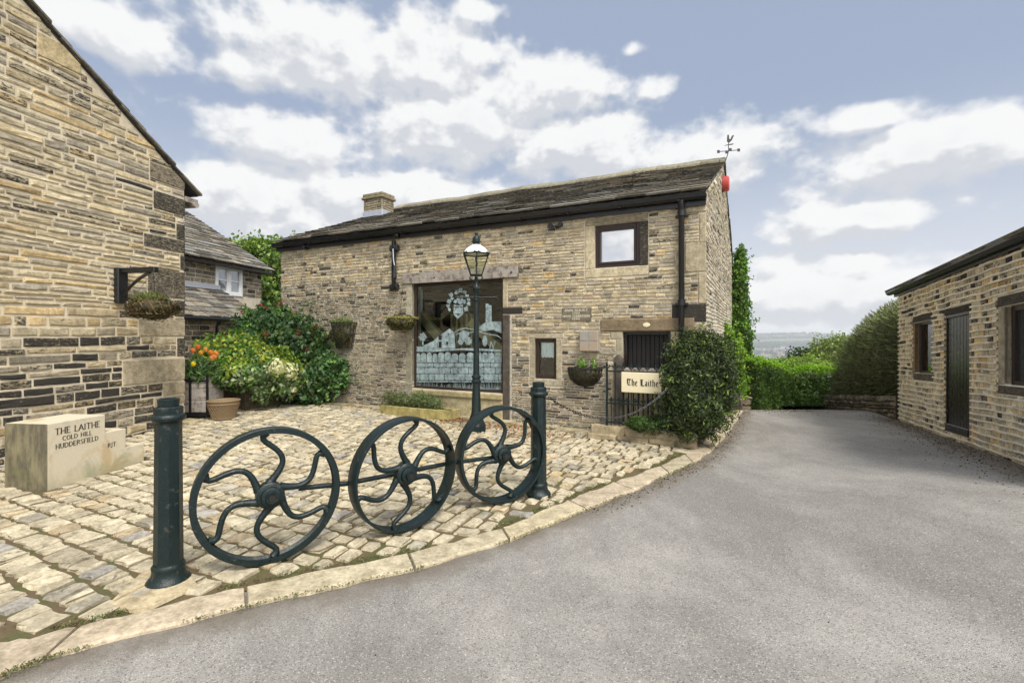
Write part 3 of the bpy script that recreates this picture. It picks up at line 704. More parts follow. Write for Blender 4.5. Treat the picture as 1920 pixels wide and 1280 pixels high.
# door: lintel, pale jamb stones
dl = BARN.rect((1126, 598, 618), (1303, 594, 622)); dlz0 = DOOR[3]
blk(dl[0], dl[1], dlz0, dl[3], .22, .30, .03, .2, (1, .78, .52), .02); XH.append((dl[0]-.01, dl[1]+.01, dlz0, dl[3]))
jx = BARN.loc(1150, 660)[0]
z = .05
while z < dlz0-.02:
    h = min(random.choice((.16, .3, .42)), dlz0-z); x0 = jx-random.uniform(-.06, .12); blk(x0, DOOR[0], z, z+h, .38, .05, .014, .1, (1, .9, .68)); XH.append((x0-.008, DOOR[0]+.01, z, z+h)); z += h
blk(DOOR[1], DOOR[1]+.22, .05, dlz0, .40, .1, .014, .1); XH += [(DOOR[1]-.01, DOOR[1]+.23, 0, dlz0), DOOR]
# big window: jamb posts of stone, apron stones below
jl0 = BARN.loc(762, 620)[0]; jr1 = BARN.loc(955.5, 660)[0]
zz = [.1, .62, .70, 1.62, 1.98, BWIN[3]]
for k, (za, zb) in enumerate(zip(zz, zz[1:])): blk(jl0 if k != 1 else jl0-.16, BWIN[0], za, zb, [.30, .30, .27, .33, .38][k], [.1, .3, .30, .1, .05][k], .014, .12, (1, .93, .72)); XH.append((jl0-(.17 if k == 1 else 0), BWIN[0]+.01, za, zb))
zt = BARN.loc(949, 590)[1]; blk(BWIN[1], jr1, .0, zt, .085, .25, .016, .12, (1, .86, .72)); XH.append((BWIN[1]-.01, jr1+.05, 0, zt))
blk(jr1+.004, jr1+.05, 0, zt, .42, 0, .010, .1, (1, .94, .84))
q = BARN.rect((943, 576, 588), (979.5, 576, 589)); blk(q[0], q[1], q[2], q[3], .05, .9, .016, .1); XH.append(q)
blk(BWIN[1], BWIN[1]+.1, q[3], BWIN[3], .42, .02, .012, .1); XH.append((BWIN[1]-.01, BWIN[1]+.11, q[3], BWIN[3]))
ap0 = BARN.loc(776, 750)[0]
blk(ap0, BWIN[1], BWIN[2]-.13, BWIN[2]-.01, .38, .1, .05, .12, (1, .86, .5), .015)
xm = BARN.loc(876, 760)[0]
for (x0, x1) in ((ap0, xm-.6), (xm-.6, xm), (xm, BWIN[1])): blk(x0+.004, x1-.004, .05, BWIN[2]-.14, .38, .12, .014, .1, (1, .88, .56))
XH += [(ap0-.01, BWIN[1]+.01, 0, BWIN[2]), BWIN]
blk(xm-1.0, xm+1.1, .0, .075, .40, .05, .24, .02, (1, .88, .6), .01)
# timber lintel footprint, plaque, quoins
LIN = BARN.rect((757, 513, 531.6), (972.5, 499, 518)); LIN = (LIN[0], LIN[1], BWIN[3], (LIN[2]+LIN[3])/2+.07); LIN = (LIN[0], LIN[1], BWIN[3], BARN.loc(860, 506)[1]); XH.append(LIN)
PLQ = BARN.rect((1054, 577.5, 601), (1108.7, 576.5, 601.5)); XH.append(PLQ)
for q in [((1312, 400, 454), (1324, 399, 454), .40, .02), ((1285, 455, 510), (1324, 454, 509.5), .38, .06), ((1310, 510, 569), (1324, 510, 569), .40, .03), ((1260, 570, 600), (1324, 569.5, 607), .09, .72),
          ((1303, 610, 660), (1324, 610, 662), .38, .05), ((1286, 382, 399), (1324, 377, 398), .42, .05), ((1268, 466, 508), (1273, 466, 508), .4, 0), ((1290, 662, 700), (1324, 664, 704), .36, .1)]:
    blkp(q[0], q[1], q[2], q[3])
sheet(bw, 0, BL_, -.4, 4.0, [BWIN, UWIN, SWIN, DOOR], 1, thick=.3)
sA = jl0; zA = 2.62
lay(bw, [(0, sA, .0, zA, .041, .049, .12, .24), (BWIN[1]-.02, BL_, .0, 1.30, .042, .052, .14, .30)], XH, lambda s, z: (lambda q: (*(v*.86 for v in q[:3]), q[3]+.06))(pal_barn(s, z)), prot=.018, gap=.017, jit=.003, bev=.005, wav=.007)
lay(bw, [(sA, BWIN[0]+.02, .0, zA, .040, .055, .13, .26), (0, sA, zA, 3.95, .058, .082, .12, .26),
         (sA, BWIN[1], 2.4, 3.95, .055, .08, .12, .26), (BWIN[1]-.02, BL_, 1.30, 3.95, .048, .070, .14, .28)],
    XH, pal_barn, prot=.018, gap=.014, jit=.004, bev=.006, wav=.007)
# gable end towards the road
gb = MB(); GT = lambda s: 4.0+(1.95/4.8)*(min(s, 9.2-s)+.2)-.05
gb.quad([(0, 0, -2.4), (9.2, 0, -2.4), (9.2, 0, 4.0), (4.6, 0, 5.90), (0, 0, 4.0)], 1)
def pal_gab(s, z): b = random.uniform(.45, .68); c = tan(b, random.choice((1, 2, 2, 4))); c = tuple(v*.8+.2*b for v in c); return (*c, random.uniform(0, .35)+(.4 if random.random() < .12 else 0))
lay(gb, [(.02, 9.2, -1.6, 6, .060, .085, .22, .50)], [], pal_gab, prot=.020, gap=.024, jit=.006, bev=.009, ztop=GT, wav=.008)
o_ = bw.n; bw.v += [(BL_-y, x, z) for (x, y, z) in gb.v]; bw.n += gb.n; bw.c += gb.c; bw.f += [tuple(i+o_ for i in f[::-1]) for f in gb.f]; bw.m += [2 if m == 1 else 0 for m in gb.m]
bw.quad([(0, 0, -.4), (0, 0, 4.0), (0, 4.6, 5.9), (0, 9.2, 4.0), (0, 9.2, -.4)], 1); bw.quad([(0, 9.2, -2), (0, 9.2, 4), (BL_, 9.2, 4), (BL_, 9.2, -2)], 1)
M['mo_gable'] = mortar_mat('pale_gable_mortar', (.75, .71, .62), (.5, .46, .38))
bw.build('wall', [M['st_thin'], M['mo_barn'], M['mo_gable']], bn)
# roof
br = MB()
slabs(br, -.10, BL_+.04, -.22, 4.0, 4.6, 5.97, .13, .30, wlo=.3, whi=.75, th=.036, ragged=.02, fn=rwarp)
slabs(br, -.10, BL_+.04, 9.42, 4.0, 4.6, 5.97, .3, .34, wlo=.5, whi=.9, th=.036, fn=rwarp)
for (ya, yb) in ((-.18, 4.6), (9.38, 4.6)):
    br.quad([rwarp(*p) for p in [(-.02, ya, 3.99), (BL_+.0, ya, 3.99), (BL_+.0, yb, 5.945), (-.02, yb, 5.945)]], 1)
x = -.08
while x < BL_:
    L_ = min(random.uniform(.42, .6), BL_+.06-x); b = random.uniform(.19, .28); c = (b, b*.92, b*.68, random.uniform(.2, .45)); h = random.uniform(-.008, .008)
    P_ = [(4.34, 5.90), (4.6, 6.03+h), (4.86, 5.90), (4.85, 5.97), (4.6, 6.12+h), (4.35, 5.97)]
    V = [rwarp(xx, a, b_) for xx in (x+.006, x+L_-.006) for (a, b_) in P_]
    br.add(V, [(0, 1, 4, 5), (1, 2, 3, 4), (11, 10, 7, 6), (10, 9, 8, 7), (5, 4, 10, 11), (4, 3, 9, 10), (0, 5, 11, 6), (2, 8, 9, 3)], c, 0); x += L_
rfb = br.build('roof', [M['roof'], M['st_block']], bn)
ch = MB()
lay(ch, [(0.02, .76, 4.7, 5.95, .06, .085, .14, .3)], [], lambda s, z: (.24, .205, .14, random.uniform(.2, .6)), prot=.02, gap=.014, y0=2.9)
ch.box(.02, .76, 2.9, 3.42, 4.6, 5.95, 1)
g2 = MB(); lay(g2, [(2.9, 3.42, 4.7, 5.95, .06, .085, .14, .26)], [], lambda s, z: (.24, .205, .14, random.uniform(.2, .6)), prot=.02, gap=.014)
o_ = ch.n; ch.v += [(.76-y, x, z) for (x, y, z) in g2.v]; ch.n += g2.n; ch.c += g2.c; ch.f += [tuple(i+o_ for i in f[::-1]) for f in g2.f]; ch.m += g2.m
for (e, za, zb) in ((.06, 5.92, 6.0), (.03, 6.0, 6.10)): ch.box(.02-e, .76+e, 2.9-e, 3.42+e, za, zb, 0, (.24, .21, .14, .35), .02)
ch.build('chimney', [M['roof'], M['mo_house']], rfb)
ld = MB(); ld.box(-.01, .79, 2.87, 3.45, 5.0, 5.56, 0, bev=.01); ld.box(-.02, .95, 2.80, 2.9, 5.20, 5.30); ld.build('lead_flashing', M['lead'], rfb)
# gutter, fascia, downpipe
gu = MB()
gu.box(-.1, BL_+.02, -.06, -.03, 3.80, 3.99)
prof_ = [(-.06, 3.985), (-.062, 3.94), (-.085, 3.905), (-.13, 3.90), (-.165, 3.93), (-.175, 3.99), (-.185, 3.99), (-.175, 3.92), (-.135, 3.885), (-.08, 3.89), (-.05, 3.93), (-.05, 3.985)]
n_ = len(prof_); V = [(x, a, b) for x in (-.14, BL_+.03) for (a, b) in prof_]
gu.add(V, [(i, i+n_, (i+1) % n_+n_, (i+1) % n_) for i in range(n_)]+[tuple(range(n_)), tuple(range(2*n_-1, n_-1, -1))])
for x in [.3+k*.95 for k in range(11)]: gu.box(x-.015, x+.015, -.19, -.04, 3.875, 3.90)
gu.build('gutter', M['black'], bn, warp=lambda x, y, z: (x, y, z+.07*(1-x/BL_)+.03*(.5-abs(x/BL_-.5))*0))
px_ = BARN.loc(1279, 500)[0]; dp = MB()
dp.tube([(px_, -.12, 3.90), (px_, -.12, 3.82), (px_, -.075, 3.72), (px_, -.075, .0)], .047, 12); zc = BARN.loc(1279, 568)[1]
for z in (3.70, zc, 1.0): dp.lathe([(.047, -.05), (.062, -.045), (.062, .045), (.047, .05)], 12, (px_, -.075, z))
smooth_by_angle(dp.build('downpipe', M['black'], bn)); 
for z in (3.66, zc-.02): bk = MB(); bk.box(px_-.10, px_+.10, -.05, -.01, z-.02, z+.02); bk.build('pipe_bracket', M['black'], bn)
# timber lintel over the picture window
lm = MB(); a, b, c, d = LIN
lm.stone(a, b, c+.0, d, .05, (.5, .5, .5, 0), 0, jit=.006, bev=.008, nc=8); lm.box(a, b, -.01, .28, c, d); lm.build('timber_lintel', M['oldwood'], bn)
for px in (817, 961): kn = MB(); x, z = BARN.loc(px, 521 if px < 900 else 511); kn.lathe([(.001, -.062), (.018, -.060), (.02, -.045)], 8, (x, 0, z), axis='y'); kn.build('lintel_bolt', M['iron'], bn)
def window(name, r, rec, fw, fmat, pmat, parent, mull=(), room=None, curtain=None):
    a, b, c, d = r; f = MB()
    for (x0, x1, z0, z1) in [(a, a+fw, c, d), (b-fw, b, c, d), (a+fw, b-fw, c, c+fw), (a+fw, b-fw, d-fw, d)]: f.box(x0, x1, rec, rec+.07, z0, z1, bev=.006)
    fo = f.build(name, fmat, parent); p = MB(); p.box(a+fw*.8, b-fw*.8, rec+.03, rec+.038, c+fw*.8, d-fw*.8); p.build('pane', pmat, fo)
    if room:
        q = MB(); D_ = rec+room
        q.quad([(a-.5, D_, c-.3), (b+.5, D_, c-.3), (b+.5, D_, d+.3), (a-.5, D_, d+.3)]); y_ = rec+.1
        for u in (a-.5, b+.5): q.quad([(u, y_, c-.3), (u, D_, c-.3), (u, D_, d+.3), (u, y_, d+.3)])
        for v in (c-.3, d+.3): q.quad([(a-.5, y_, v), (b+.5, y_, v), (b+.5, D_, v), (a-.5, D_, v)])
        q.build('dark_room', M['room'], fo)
    return fo
uo = window('window', UWIN, .04, .065, M['brown'], M['mirror'], bn)
inn = MB(); a, b, c, d = UWIN; 
for (x0, x1, z0, z1) in [(a+.065, a+.105, c+.065, d-.065), (b-.105, b-.065, c+.065, d-.065), (a+.105, b-.105, c+.065, c+.105), (a+.105, b-.105, d-.105, d-.065)]: inn.box(x0, x1, .025, .08, z0, z1, bev=.006)
inn.build('casement', M['brown'], uo)
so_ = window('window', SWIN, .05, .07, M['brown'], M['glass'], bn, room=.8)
a, b, c, d = SWIN; lc = MB(); n = 14; x0, x1 = a+.10, b-.075
pts_t = []; V = []
for i in range(n+1):
    x = x0+(x1-x0)*i/n; yy = .095+.006*sin(i*1.9); zb = d-.07-(d-c)*.36-.022*abs(sin(i*PI/3.5)); V += [(x, yy, d-.075), (x, yy, zb)]
lc.add(V, [(2*i, 2*i+1, 2*i+3, 2*i+2) for i in range(n)]); lc.build('lace_curtain', M['lace'], so_)
# picture window with etched scene
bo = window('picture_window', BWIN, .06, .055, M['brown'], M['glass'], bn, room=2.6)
E = lambda X, Y, y=.084: BARN.loc(760+X/5.82, 520+Y/5.818, y)
et = MB(); YA, YB = .080, .086
def epoly(pts): et.prism([E(*p) for p in pts], YA, YB)
def eblob(cx, cy, rx, ry, n=14, k=.18): epoly([(cx+rx*(1+k*sin(i*2.7+cx))*cos(-2*PI*i/n), cy+ry*(1+k*cos(i*3.1+cy))*sin(-2*PI*i/n)) for i in range(n)][::-1][::-1])
def rr(x0, x1, y0, y1, r=7):
    x0 = max(x0, 117); x1 = min(x1, 1052); epoly([(x0+r, y1), (x1-r, y1), (x1, y1-r), (x1, y0+r), (x1-r, y0), (x0+r, y0), (x0, y0+r), (x0, y1-r)])
for (x0, x1) in [(118, 161), (165, 229), (236, 289), (297, 351), (357, 426), (431, 496), (501, 577), (585, 656), (670, 746), (757, 833), (840, 900), (906, 976), (980, 1051)]:
    yt = 815+random.uniform(-6, 18); w_ = (x1-x0); epoly([(x0, 926), (x1, 926), (x1, yt+26), (x1-w_*.2, yt+6), (x0+w_*.5, yt), (x0+w_*.2, yt+6), (x0, yt+26)])
for (ys_, br_) in [((933, 978), [118, 247, 310, 444, 540, 640, 758, 850, 932, 1052]), ((984, 1046), [118, 206, 367, 492, 578, 692, 765, 857, 982, 1052]), ((1052, 1120), [118, 160, 257, 322, 427, 532, 652, 765, 850, 1018, 1052])]:
    for x0, x1 in zip(br_, br_[1:]): rr(x0+3, x1-3, *ys_)
rr(118, 1052, 1128, 1142, 3)
for i in range(70):
    x = 124+i*13.3; hh = random.uniform(45, 85); q = random.uniform(-12, 12); epoly([(x, 1222), (x+7, 1222), (x+q+3, 1222-hh)])
epoly([(118, 808), (300, 812), (600, 790), (760, 800), (1051, 806), (1051, 790), (760, 770), (545, 775), (290, 778), (200, 752), (118, 752)])
epoly([(190, 748), (290, 774), (545, 770), (535, 603), (483, 558), (440, 590), (350, 650), (310, 690)][::-1][::-1])
eblob(190, 650, 40, 45); epoly([(182, 740), (200, 740), (196, 690), (184, 690)])
eblob(640, 640, 55, 62); eblob(605, 700, 30, 36); eblob(690, 695, 38, 40); eblob(868, 690, 26, 60)
epoly([(878, 488), (942, 480), (942, 306), (908, 302), (906, 284), (878, 284)])
epoly([(800, 560), (860, 585), (960, 570), (1051, 610), (1051, 480), (900, 482), (845, 505)])
def eline(pts, w_):
    for p, q in zip(pts, pts[1:]):
        a, b = E(*p), E(*q); et.stroke(a, b, w_, YA, YB)
eline([(530, 604), (600, 565), (650, 553), (760, 570), (840, 545)], .018); eline([(545, 625), (640, 590), (700, 600), (850, 585)], .016); eline([(680, 606), (800, 592), (900, 618), (1000, 632), (1050, 668)], .016)
epoly([(525, 392), (632, 392), (627, 296), (578, 308), (530, 296)]); epoly([(520, 398), (575, 452), (634, 398)])
for (X, Y, r) in [(500, 190, 24), (478, 262, 24), (468, 312, 20), (482, 350, 17), (560, 165, 20), (602, 140, 24), (650, 160, 20), (690, 290, 22), (664, 345, 26), (672, 205, 22), (575, 228, 22), (618, 218, 20), (596, 262, 28), (548, 262, 20), (640, 262, 22), (690, 240, 18), (510, 230, 16)]: eblob(X, Y, r, r*1.05, 9, .35)
eline([(905, 860), (935, 700), (990, 850)], .012); eline([(985, 690), (930, 850)], .01)
et.build('etched_scene', M['etched'], bo)
dk = MB()
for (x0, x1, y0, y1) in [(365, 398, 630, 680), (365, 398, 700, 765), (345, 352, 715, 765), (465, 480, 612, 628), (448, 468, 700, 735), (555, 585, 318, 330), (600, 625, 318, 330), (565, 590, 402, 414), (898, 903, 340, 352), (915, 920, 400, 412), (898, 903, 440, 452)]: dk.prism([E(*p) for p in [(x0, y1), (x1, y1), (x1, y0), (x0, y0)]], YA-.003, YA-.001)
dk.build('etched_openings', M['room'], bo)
bm_ = MB()
def beam(p, q, w_, y): a, b = E(*p, y), E(*q, y); bm_.stroke(a, b, w_, y, y+.12)
beam((120, 380), (430, 740), .22, .8); beam((700, 480), (1120, 880), .20, .8)
for X in (505, 560, 612, 668, 722): beam((X, 400), (X, 760), .06, 1.6)
bm_.build('room_beam', M['roomwood'], bo)
cu = MB(); cu.prism([E(*p, .3) for p in [(140, 366), (186, 366), (186, 128), (140, 128)]], .3, .31); cu.build('curtain', M['curtain'], bo)
# door
dr = MB(); a, b, c, d = DOOR
for (x0, x1, z0, z1) in [(a, a+.06, c, d), (b-.06, b, c, d), (a+.06, b-.06, d-.06, d)]: dr.box(x0, x1, .08, .18, z0, z1, bev=.006)
do_ = dr.build('door', M['blackwood'], bn); df = MB(); n = 9
for i in range(n): w_ = (b-a-.12)/n; df.box(a+.06+i*w_+.003, a+.06+(i+1)*w_-.003, .15, .19, c, d-.06, bev=.004)
df.box(a+.06, b-.06, .185, .2, c, d-.06); df.build('door_boards', simple('near_black_boards', (.007, .005, .005), .6, bmp=.05), do_)
ov = MB(); x, z = BARN.loc(1213, 609); ov.lathe([(.0001, -.045), (.058, -.042), (.062, -.03)], 16, (0, 0, 0), axis='y'); ov.v = [(p[0]+x, p[1], p[2]*.62+z) for p in ov.v]; ov.build('oval_plate', M['cream'], bn)
# ================================================================== OUTBUILDING on the right
ob = thing('stone_outbuilding', 'low stone outbuilding with pale ribbon pointing, plank door and dark windows at the road edge', 'outbuilding', (*OUTB.o, 0), OUTB.a)
sh = lambda x, y, z: (x, y, z+.047*max(x, 0))
def orect(a, b): r = OUTB.rect(a, b); l0, l1 = OUTB.loc(a[0], a[1]), OUTB.loc(a[0], a[2]); return (r[0], r[1], (OUTB.loc(a[0], a[2])[1]-.047*r[0]+OUTB.loc(b[0], b[2])[1]-.047*r[1])/2, (OUTB.loc(a[0], a[1])[1]-.047*r[0]+OUTB.loc(b[0], b[1])[1]-.047*r[1])/2)
OW = orect((1716, 606, 697), (1749, 597, 703)); OD = orect((1774, 590, 806), (1819, 586, 822)); OX = orect((1884, 575, 721), (1919, 565, 724)); OX = (OX[0], OX[0]+.95, OX[2], OX[3])
OE = (OUTB.loc(1690, 549)[1]-.0+OUTB.loc(1915, 456)[1]-.047*4.65)/2-.035
ow_ = MB(); oh = []
def oblk(x0, x1, z0, z1, b, so, p=.012, tint=(1, .87, .66)): ow_.box(x0, x1, -p, .1, z0+.003, z1-.003, 0, (b*tint[0], b*tint[1], b*tint[2], so), .008); oh.append((x0, x1, z0, z1))
oblk(OW[0]-.08, OW[1]+.0, OW[3], OW[3]+.125, .08, .62); oblk(OW[0]-.05, OW[1]+.05, OW[2]-.13, OW[2], .14, .5); oblk(OW[0]-.07, OW[0], OW[2], OW[3], .24, .1, tint=(1, .66, .35))
oblk(OD[0]-.02, OD[1]+.05, OD[3], OD[3]+.11, .06, .7); oblk(OD[1], OD[1]+.05, OD[2]-.05, OD[3], .36, .15)
oblk(OX[0]-.16, OX[1]+.2, OX[3], OX[3]+.13, .11, .6); oblk(OX[0]-.14, OX[1]+.2, OX[2]-.12, OX[2]-.01, .13, .5); oblk(OX[0]-.14, OX[0], OX[2], OX[3], .36, .2)
oh += [OW, OD, OX]
sheet(ow_, 0, 6.4, -.9, OE, [OW, OD, OX], 1, thick=.22)
ROWS = []; z = -.25
while z < OE: h = random.uniform(.078, .098); ROWS.append((z, min(z+h, OE))); z += h
for (za, zb) in ROWS: lay(ow_, [(0, 6.4, za, zb, 1, 1, .11, .20)], oh, pal_out, prot=.012, gap=.016, jit=.006, bev=.008, wav=.0)
def wavz(x, z): return z+.006*sin(x*4.1+z*7)+.004*sin(x*9.7+z*3)
rb = []
for (za, zb) in ROWS[1:]:                      # raised ribbon pointing along every bed joint
    cuts = sorted([(h[0], h[1]) for h in oh if h[2] < za-.003 and h[3] > za+.003]); x = 0.0; runs = []
    for c0, c1 in cuts:
        if c0 > x+.03: runs.append((x, c0))
        x = max(x, c1)
    if x < 6.4: runs.append((x, 6.4))
    for (u, v) in runs:
        n = max(2, int((v-u)/.07)); V = []
        for i in range(n+1):
            x = u+(v-u)*i/n; zc_ = wavz(x, za); t = .0125+random.uniform(-.003, .003); V += [(x, 0, zc_-t), (x, -.026, zc_-t*.8), (x, -.028, zc_+t*.8), (x, 0, zc_+t)]
        ow_.add(V, [(4*i+k, 4*i+k+1, 4*i+k+5, 4*i+k+4) for i in range(n) for k in range(3)], (.5, .5, .5, 0), 1)
ow_.quad([(0, 0, -.9), (0, 5, -.9), (0, 5, OE), (0, 0, OE)], 1); ow_.quad([(0, 5, -.9), (6.4, 5, -.9), (6.4, 5, OE), (0, 5, OE)], 1)
og_top = lambda s: OE+.02+.34*min(s, 5-s)
g3 = MB(); g3.quad([(0, 0, -.9), (5, 0, -.9), (5, 0, OE), (2.5, 0, OE+.88), (0, 0, OE)], 1); lay(g3, [(.0, 5, -.6, OE+.9, .08, .10, .16, .34)], [], pal_out, prot=.014, gap=.02, jit=.006, bev=.008, wav=.006, ztop=og_top)
o_ = ow_.n; ow_.v += [(6.4-y, x, z) for (x, y, z) in g3.v]; ow_.n += g3.n; ow_.c += g3.c; ow_.f += [tuple(i+o_ for i in f[::-1]) for f in g3.f]; ow_.m += g3.m
ow_.build('wall', [M['st_thin'], M['mo_out']], ob, warp=sh)
orf = MB(); slabs(orf, -.2, 6.5, -.17, OE+.055, 2.5, OE+.95, .2, .3, th=.03, wlo=.35, whi=.8); slabs(orf, -.2, 6.5, 5.22, OE+.10, 2.5, OE+.95, .3, .3, th=.03)
orf.quad([(-.1, -.1, OE+.02), (6.4, -.1, OE+.02), (6.4, 2.5, OE+.9), (-.1, 2.5, OE+.9)], 0, (.1, .1, .09, .3)); orf.quad([(-.0, 0, OE), (0, 2.5, OE+.9), (0, 5, OE)], 0, (.2, .18, .13, .3)); orf.build('roof', M['roof'], ob, warp=sh)
og = MB(); og.box(-.12, 6.4, -.06, -.02, OE-.03, OE+.11); prof2 = [(a-.0, b-3.885+OE+.01) for (a, b) in prof_]; n_ = len(prof2)
og.add([(x, a, b) for x in (-.22, 6.45) for (a, b) in prof2], [(i, i+n_, (i+1) % n_+n_, (i+1) % n_) for i in range(n_)]+[tuple(range(n_)), tuple(range(2*n_-1, n_-1, -1))]); og.build('gutter', M['black'], ob, warp=sh)
a, b, c, d = OD; dd = MB()
for (x0, x1, z0, z1) in [(a, a+.035, c, d), (b-.035, b, c, d), (a+.035, b-.035, d-.04, d)]: dd.box(x0, x1, -.005, .09, z0, z1, bev=.004)
do2 = dd.build('plank_door', M['blackwood'], ob, warp=sh); pl = MB(); n = 7; w_ = (b-a-.07)/n
for i in range(n): pl.box(a+.035+i*w_+.002, a+.035+(i+1)*w_-.002, .012, .045, c+.02, d-.04, bev=.006)
pl.box(a+.035, b-.035, .04, .05, c, d-.04); pl.box(a+.01, b-.02, -.02, .03, c+.0, c+.12, bev=.01); pl.build('door_boards', M['blackwood'], do2, warp=sh)
for (r, cur) in ((OW, 1), (OX, 2)):
    a, b, c, d = r; f = MB(); fw = .05 if cur == 1 else .07
    for (x0, x1, z0, z1) in [(a, a+fw, c, d), (b-fw, b, c, d), (a+fw, b-fw, c, c+fw*.8), (a+fw, b-fw, d-fw, d)]: f.box(x0, x1, .06, .12, z0, z1, bev=.005)
    fo = f.build('window', M['brown'], ob, warp=sh); p = MB(); p.box(a+fw*.8, b-fw*.8, .09, .098, c+.03, d-fw*.8); p.build('pane', M['darkglass'] if cur == 2 else M['glass'], fo, warp=sh)
    if cur == 1:
        q = MB(); V = []
        for i in range(9): x = a+fw+(b-a-2*fw)*(.30+.5*i/8); V += [(x, .15+.01*(i % 2), c+.04), (x, .15+.01*(i % 2), d-.06)]
        q.add(V, [(2*i, 2*i+1, 2*i+3, 2*i+2) for i in range(8)]); q.box(a-.5, b+.5, .5, .52, c-.4, d+.4, 1); q.box(a-.52, a-.5, .23, .5, c-.4, d+.4, 1); q.box(b+.5, b+.52, .23, .5, c-.4, d+.4, 1); q.box(a-.5, b+.5, .23, .5, d+.4, d+.42, 1); q.box(a-.5, b+.5, .23, .5, c-.42, c-.4, 1); q.build('curtain', [M['curtain'], M['room']], fo, warp=sh)
# ================================================================== foliage
rng = np.random.default_rng(11)
def leafmesh(name, P, N, size, cols, mat, parent=None, aspect=.5, droop=.0, along=None, fold=.25, loc=None):
    n = len(P); N = N/np.maximum(np.linalg.norm(N, axis=1, keepdims=True), 1e-6)
    r = rng.normal(size=(n, 3)) if along is None else along+rng.normal(size=(n, 3))*.25
    r[:, 2] -= droop
    t = r-N*(r*N).sum(1, keepdims=True); t /= np.maximum(np.linalg.norm(t, axis=1, keepdims=True), 1e-6)
    b = np.cross(N, t); s = (size if np.ndim(size) else np.full(n, size))[:, None]
    base = P-t*s*.5; tip = P+t*s*.5-N*s*.12; l = P+b*s*aspect*.5+N*s*fold*aspect; q = P-b*s*aspect*.5+N*s*fold*aspect
    V = np.stack([base, q, tip, l], 1).reshape(-1, 3).astype(np.float32)
    me = bpy.data.meshes.new(name); me.vertices.add(4*n); me.vertices.foreach_set('co', V.ravel())
    me.loops.add(4*n); me.loops.foreach_set('vertex_index', np.arange(4*n, dtype=np.int32))
    me.polygons.add(n); me.polygons.foreach_set('loop_start', np.arange(0, 4*n, 4, dtype=np.int32)); me.polygons.foreach_set('loop_total', np.full(n, 4, dtype=np.int32))
    me.materials.append(mat)
    ca = me.color_attributes.new('col', 'FLOAT_COLOR', 'POINT'); c4 = np.ones((n, 4, 4), dtype=np.float32); c4[:, :, :3] = np.asarray(cols)[:, None, :]
    ca.data.foreach_set('color', c4.ravel()); me.update(); me.validate()
    o = bpy.data.objects.new(name, me); COL.objects.link(o)
    if parent is not None: o.parent = parent
    if loc is not None: o.location = loc
    return o
def shell(blobs, n, lo=.72, hi=1.05, lump=.13, up_bias=0.0):
    """points through the outer part of a union of ellipsoids, with an uneven outline"""
    B = np.array([b[:6] for b in blobs], float); area = (B[:, 3]*B[:, 4]+B[:, 3]*B[:, 5]+B[:, 4]*B[:, 5]); out = []; nor = []; got = 0
    ph = rng.uniform(0, 6, (len(B), 6))
    while got < n:
        k = rng.choice(len(B), 4000, p=area/area.sum()); d = rng.normal(size=(4000, 3)); d /= np.linalg.norm(d, axis=1, keepdims=True)
        f = ph[k]; bmp = lump*(np.sin(d[:, 0]*5+f[:, 0])*np.sin(d[:, 1]*5+f[:, 1])*1.2+.8*np.sin(d[:, 2]*8+f[:, 2]+d[:, 0]*7)*np.sin(d[:, 1]*9+f[:, 3]))
        r = (lo+(hi-lo)*rng.power(2.2, 4000))*(1+bmp); p = B[k, :3]+d*r[:, None]*B[k, 3:6]
        q = (p[:, None, :]-B[None, :, :3])/B[None, :, 3:6]; ins = ((q**2).sum(2) < .62**2); ins[np.arange(4000), k] = False; keep = ~ins.any(1)
        nn = d/B[k, 3:6]; nn /= np.linalg.norm(nn, axis=1, keepdims=True)
        out.append(p[keep]); nor.append(nn[keep]); got += keep.sum()
    return np.concatenate(out)[:n], np.concatenate(nor)[:n]
def sprigs(P, Nn, n, L, k, sz):
    """n shoots growing out of the crown, k leaves along each"""
    i = rng.choice(len(P), n); d = Nn[i]/np.linalg.norm(Nn[i], axis=1, keepdims=True)+rng.normal(size=(n, 3))*.35+np.array([0, 0, .25]); ln = L*rng.uniform(.4, 1.3, n)
    t = np.tile(np.linspace(0, 1, k), n); r = np.repeat(np.arange(n), k)
    p = P[i][r]+d[r]*(ln[r]*t)[:, None]+np.array([0, 0, -.35])*(ln[r]*t*t)[:, None]+rng.normal(size=(n*k, 3))*sz*.35
    return p, d[r]*.3+rng.normal(size=(n*k, 3)), i[r]
def tint(n, cols, w=None, var=.3):
    c = np.array(cols)[rng.choice(len(cols), n, p=None if w is None else np.array(w)/sum(w))]
    return c*rng.uniform(1-var, 1+var, (n, 1))
def clumps(P, scale, amp=.35):
    s = np.sin(P[:, 0]*scale+1.3)*np.sin(P[:, 1]*scale*1.1+.4)+np.sin(P[:, 2]*scale*1.2+P[:, 0]*scale*.6); return 1+amp*s/2
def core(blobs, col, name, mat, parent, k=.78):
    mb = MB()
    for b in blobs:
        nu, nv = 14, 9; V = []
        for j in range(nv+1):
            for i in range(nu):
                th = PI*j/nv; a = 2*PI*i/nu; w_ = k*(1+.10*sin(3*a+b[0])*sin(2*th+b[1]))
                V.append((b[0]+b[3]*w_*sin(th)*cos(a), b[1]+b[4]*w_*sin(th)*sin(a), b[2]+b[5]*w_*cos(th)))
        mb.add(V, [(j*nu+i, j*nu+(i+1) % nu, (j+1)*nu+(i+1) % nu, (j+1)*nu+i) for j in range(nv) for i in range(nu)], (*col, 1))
    return mb.build(name, mat, parent, smooth=True)
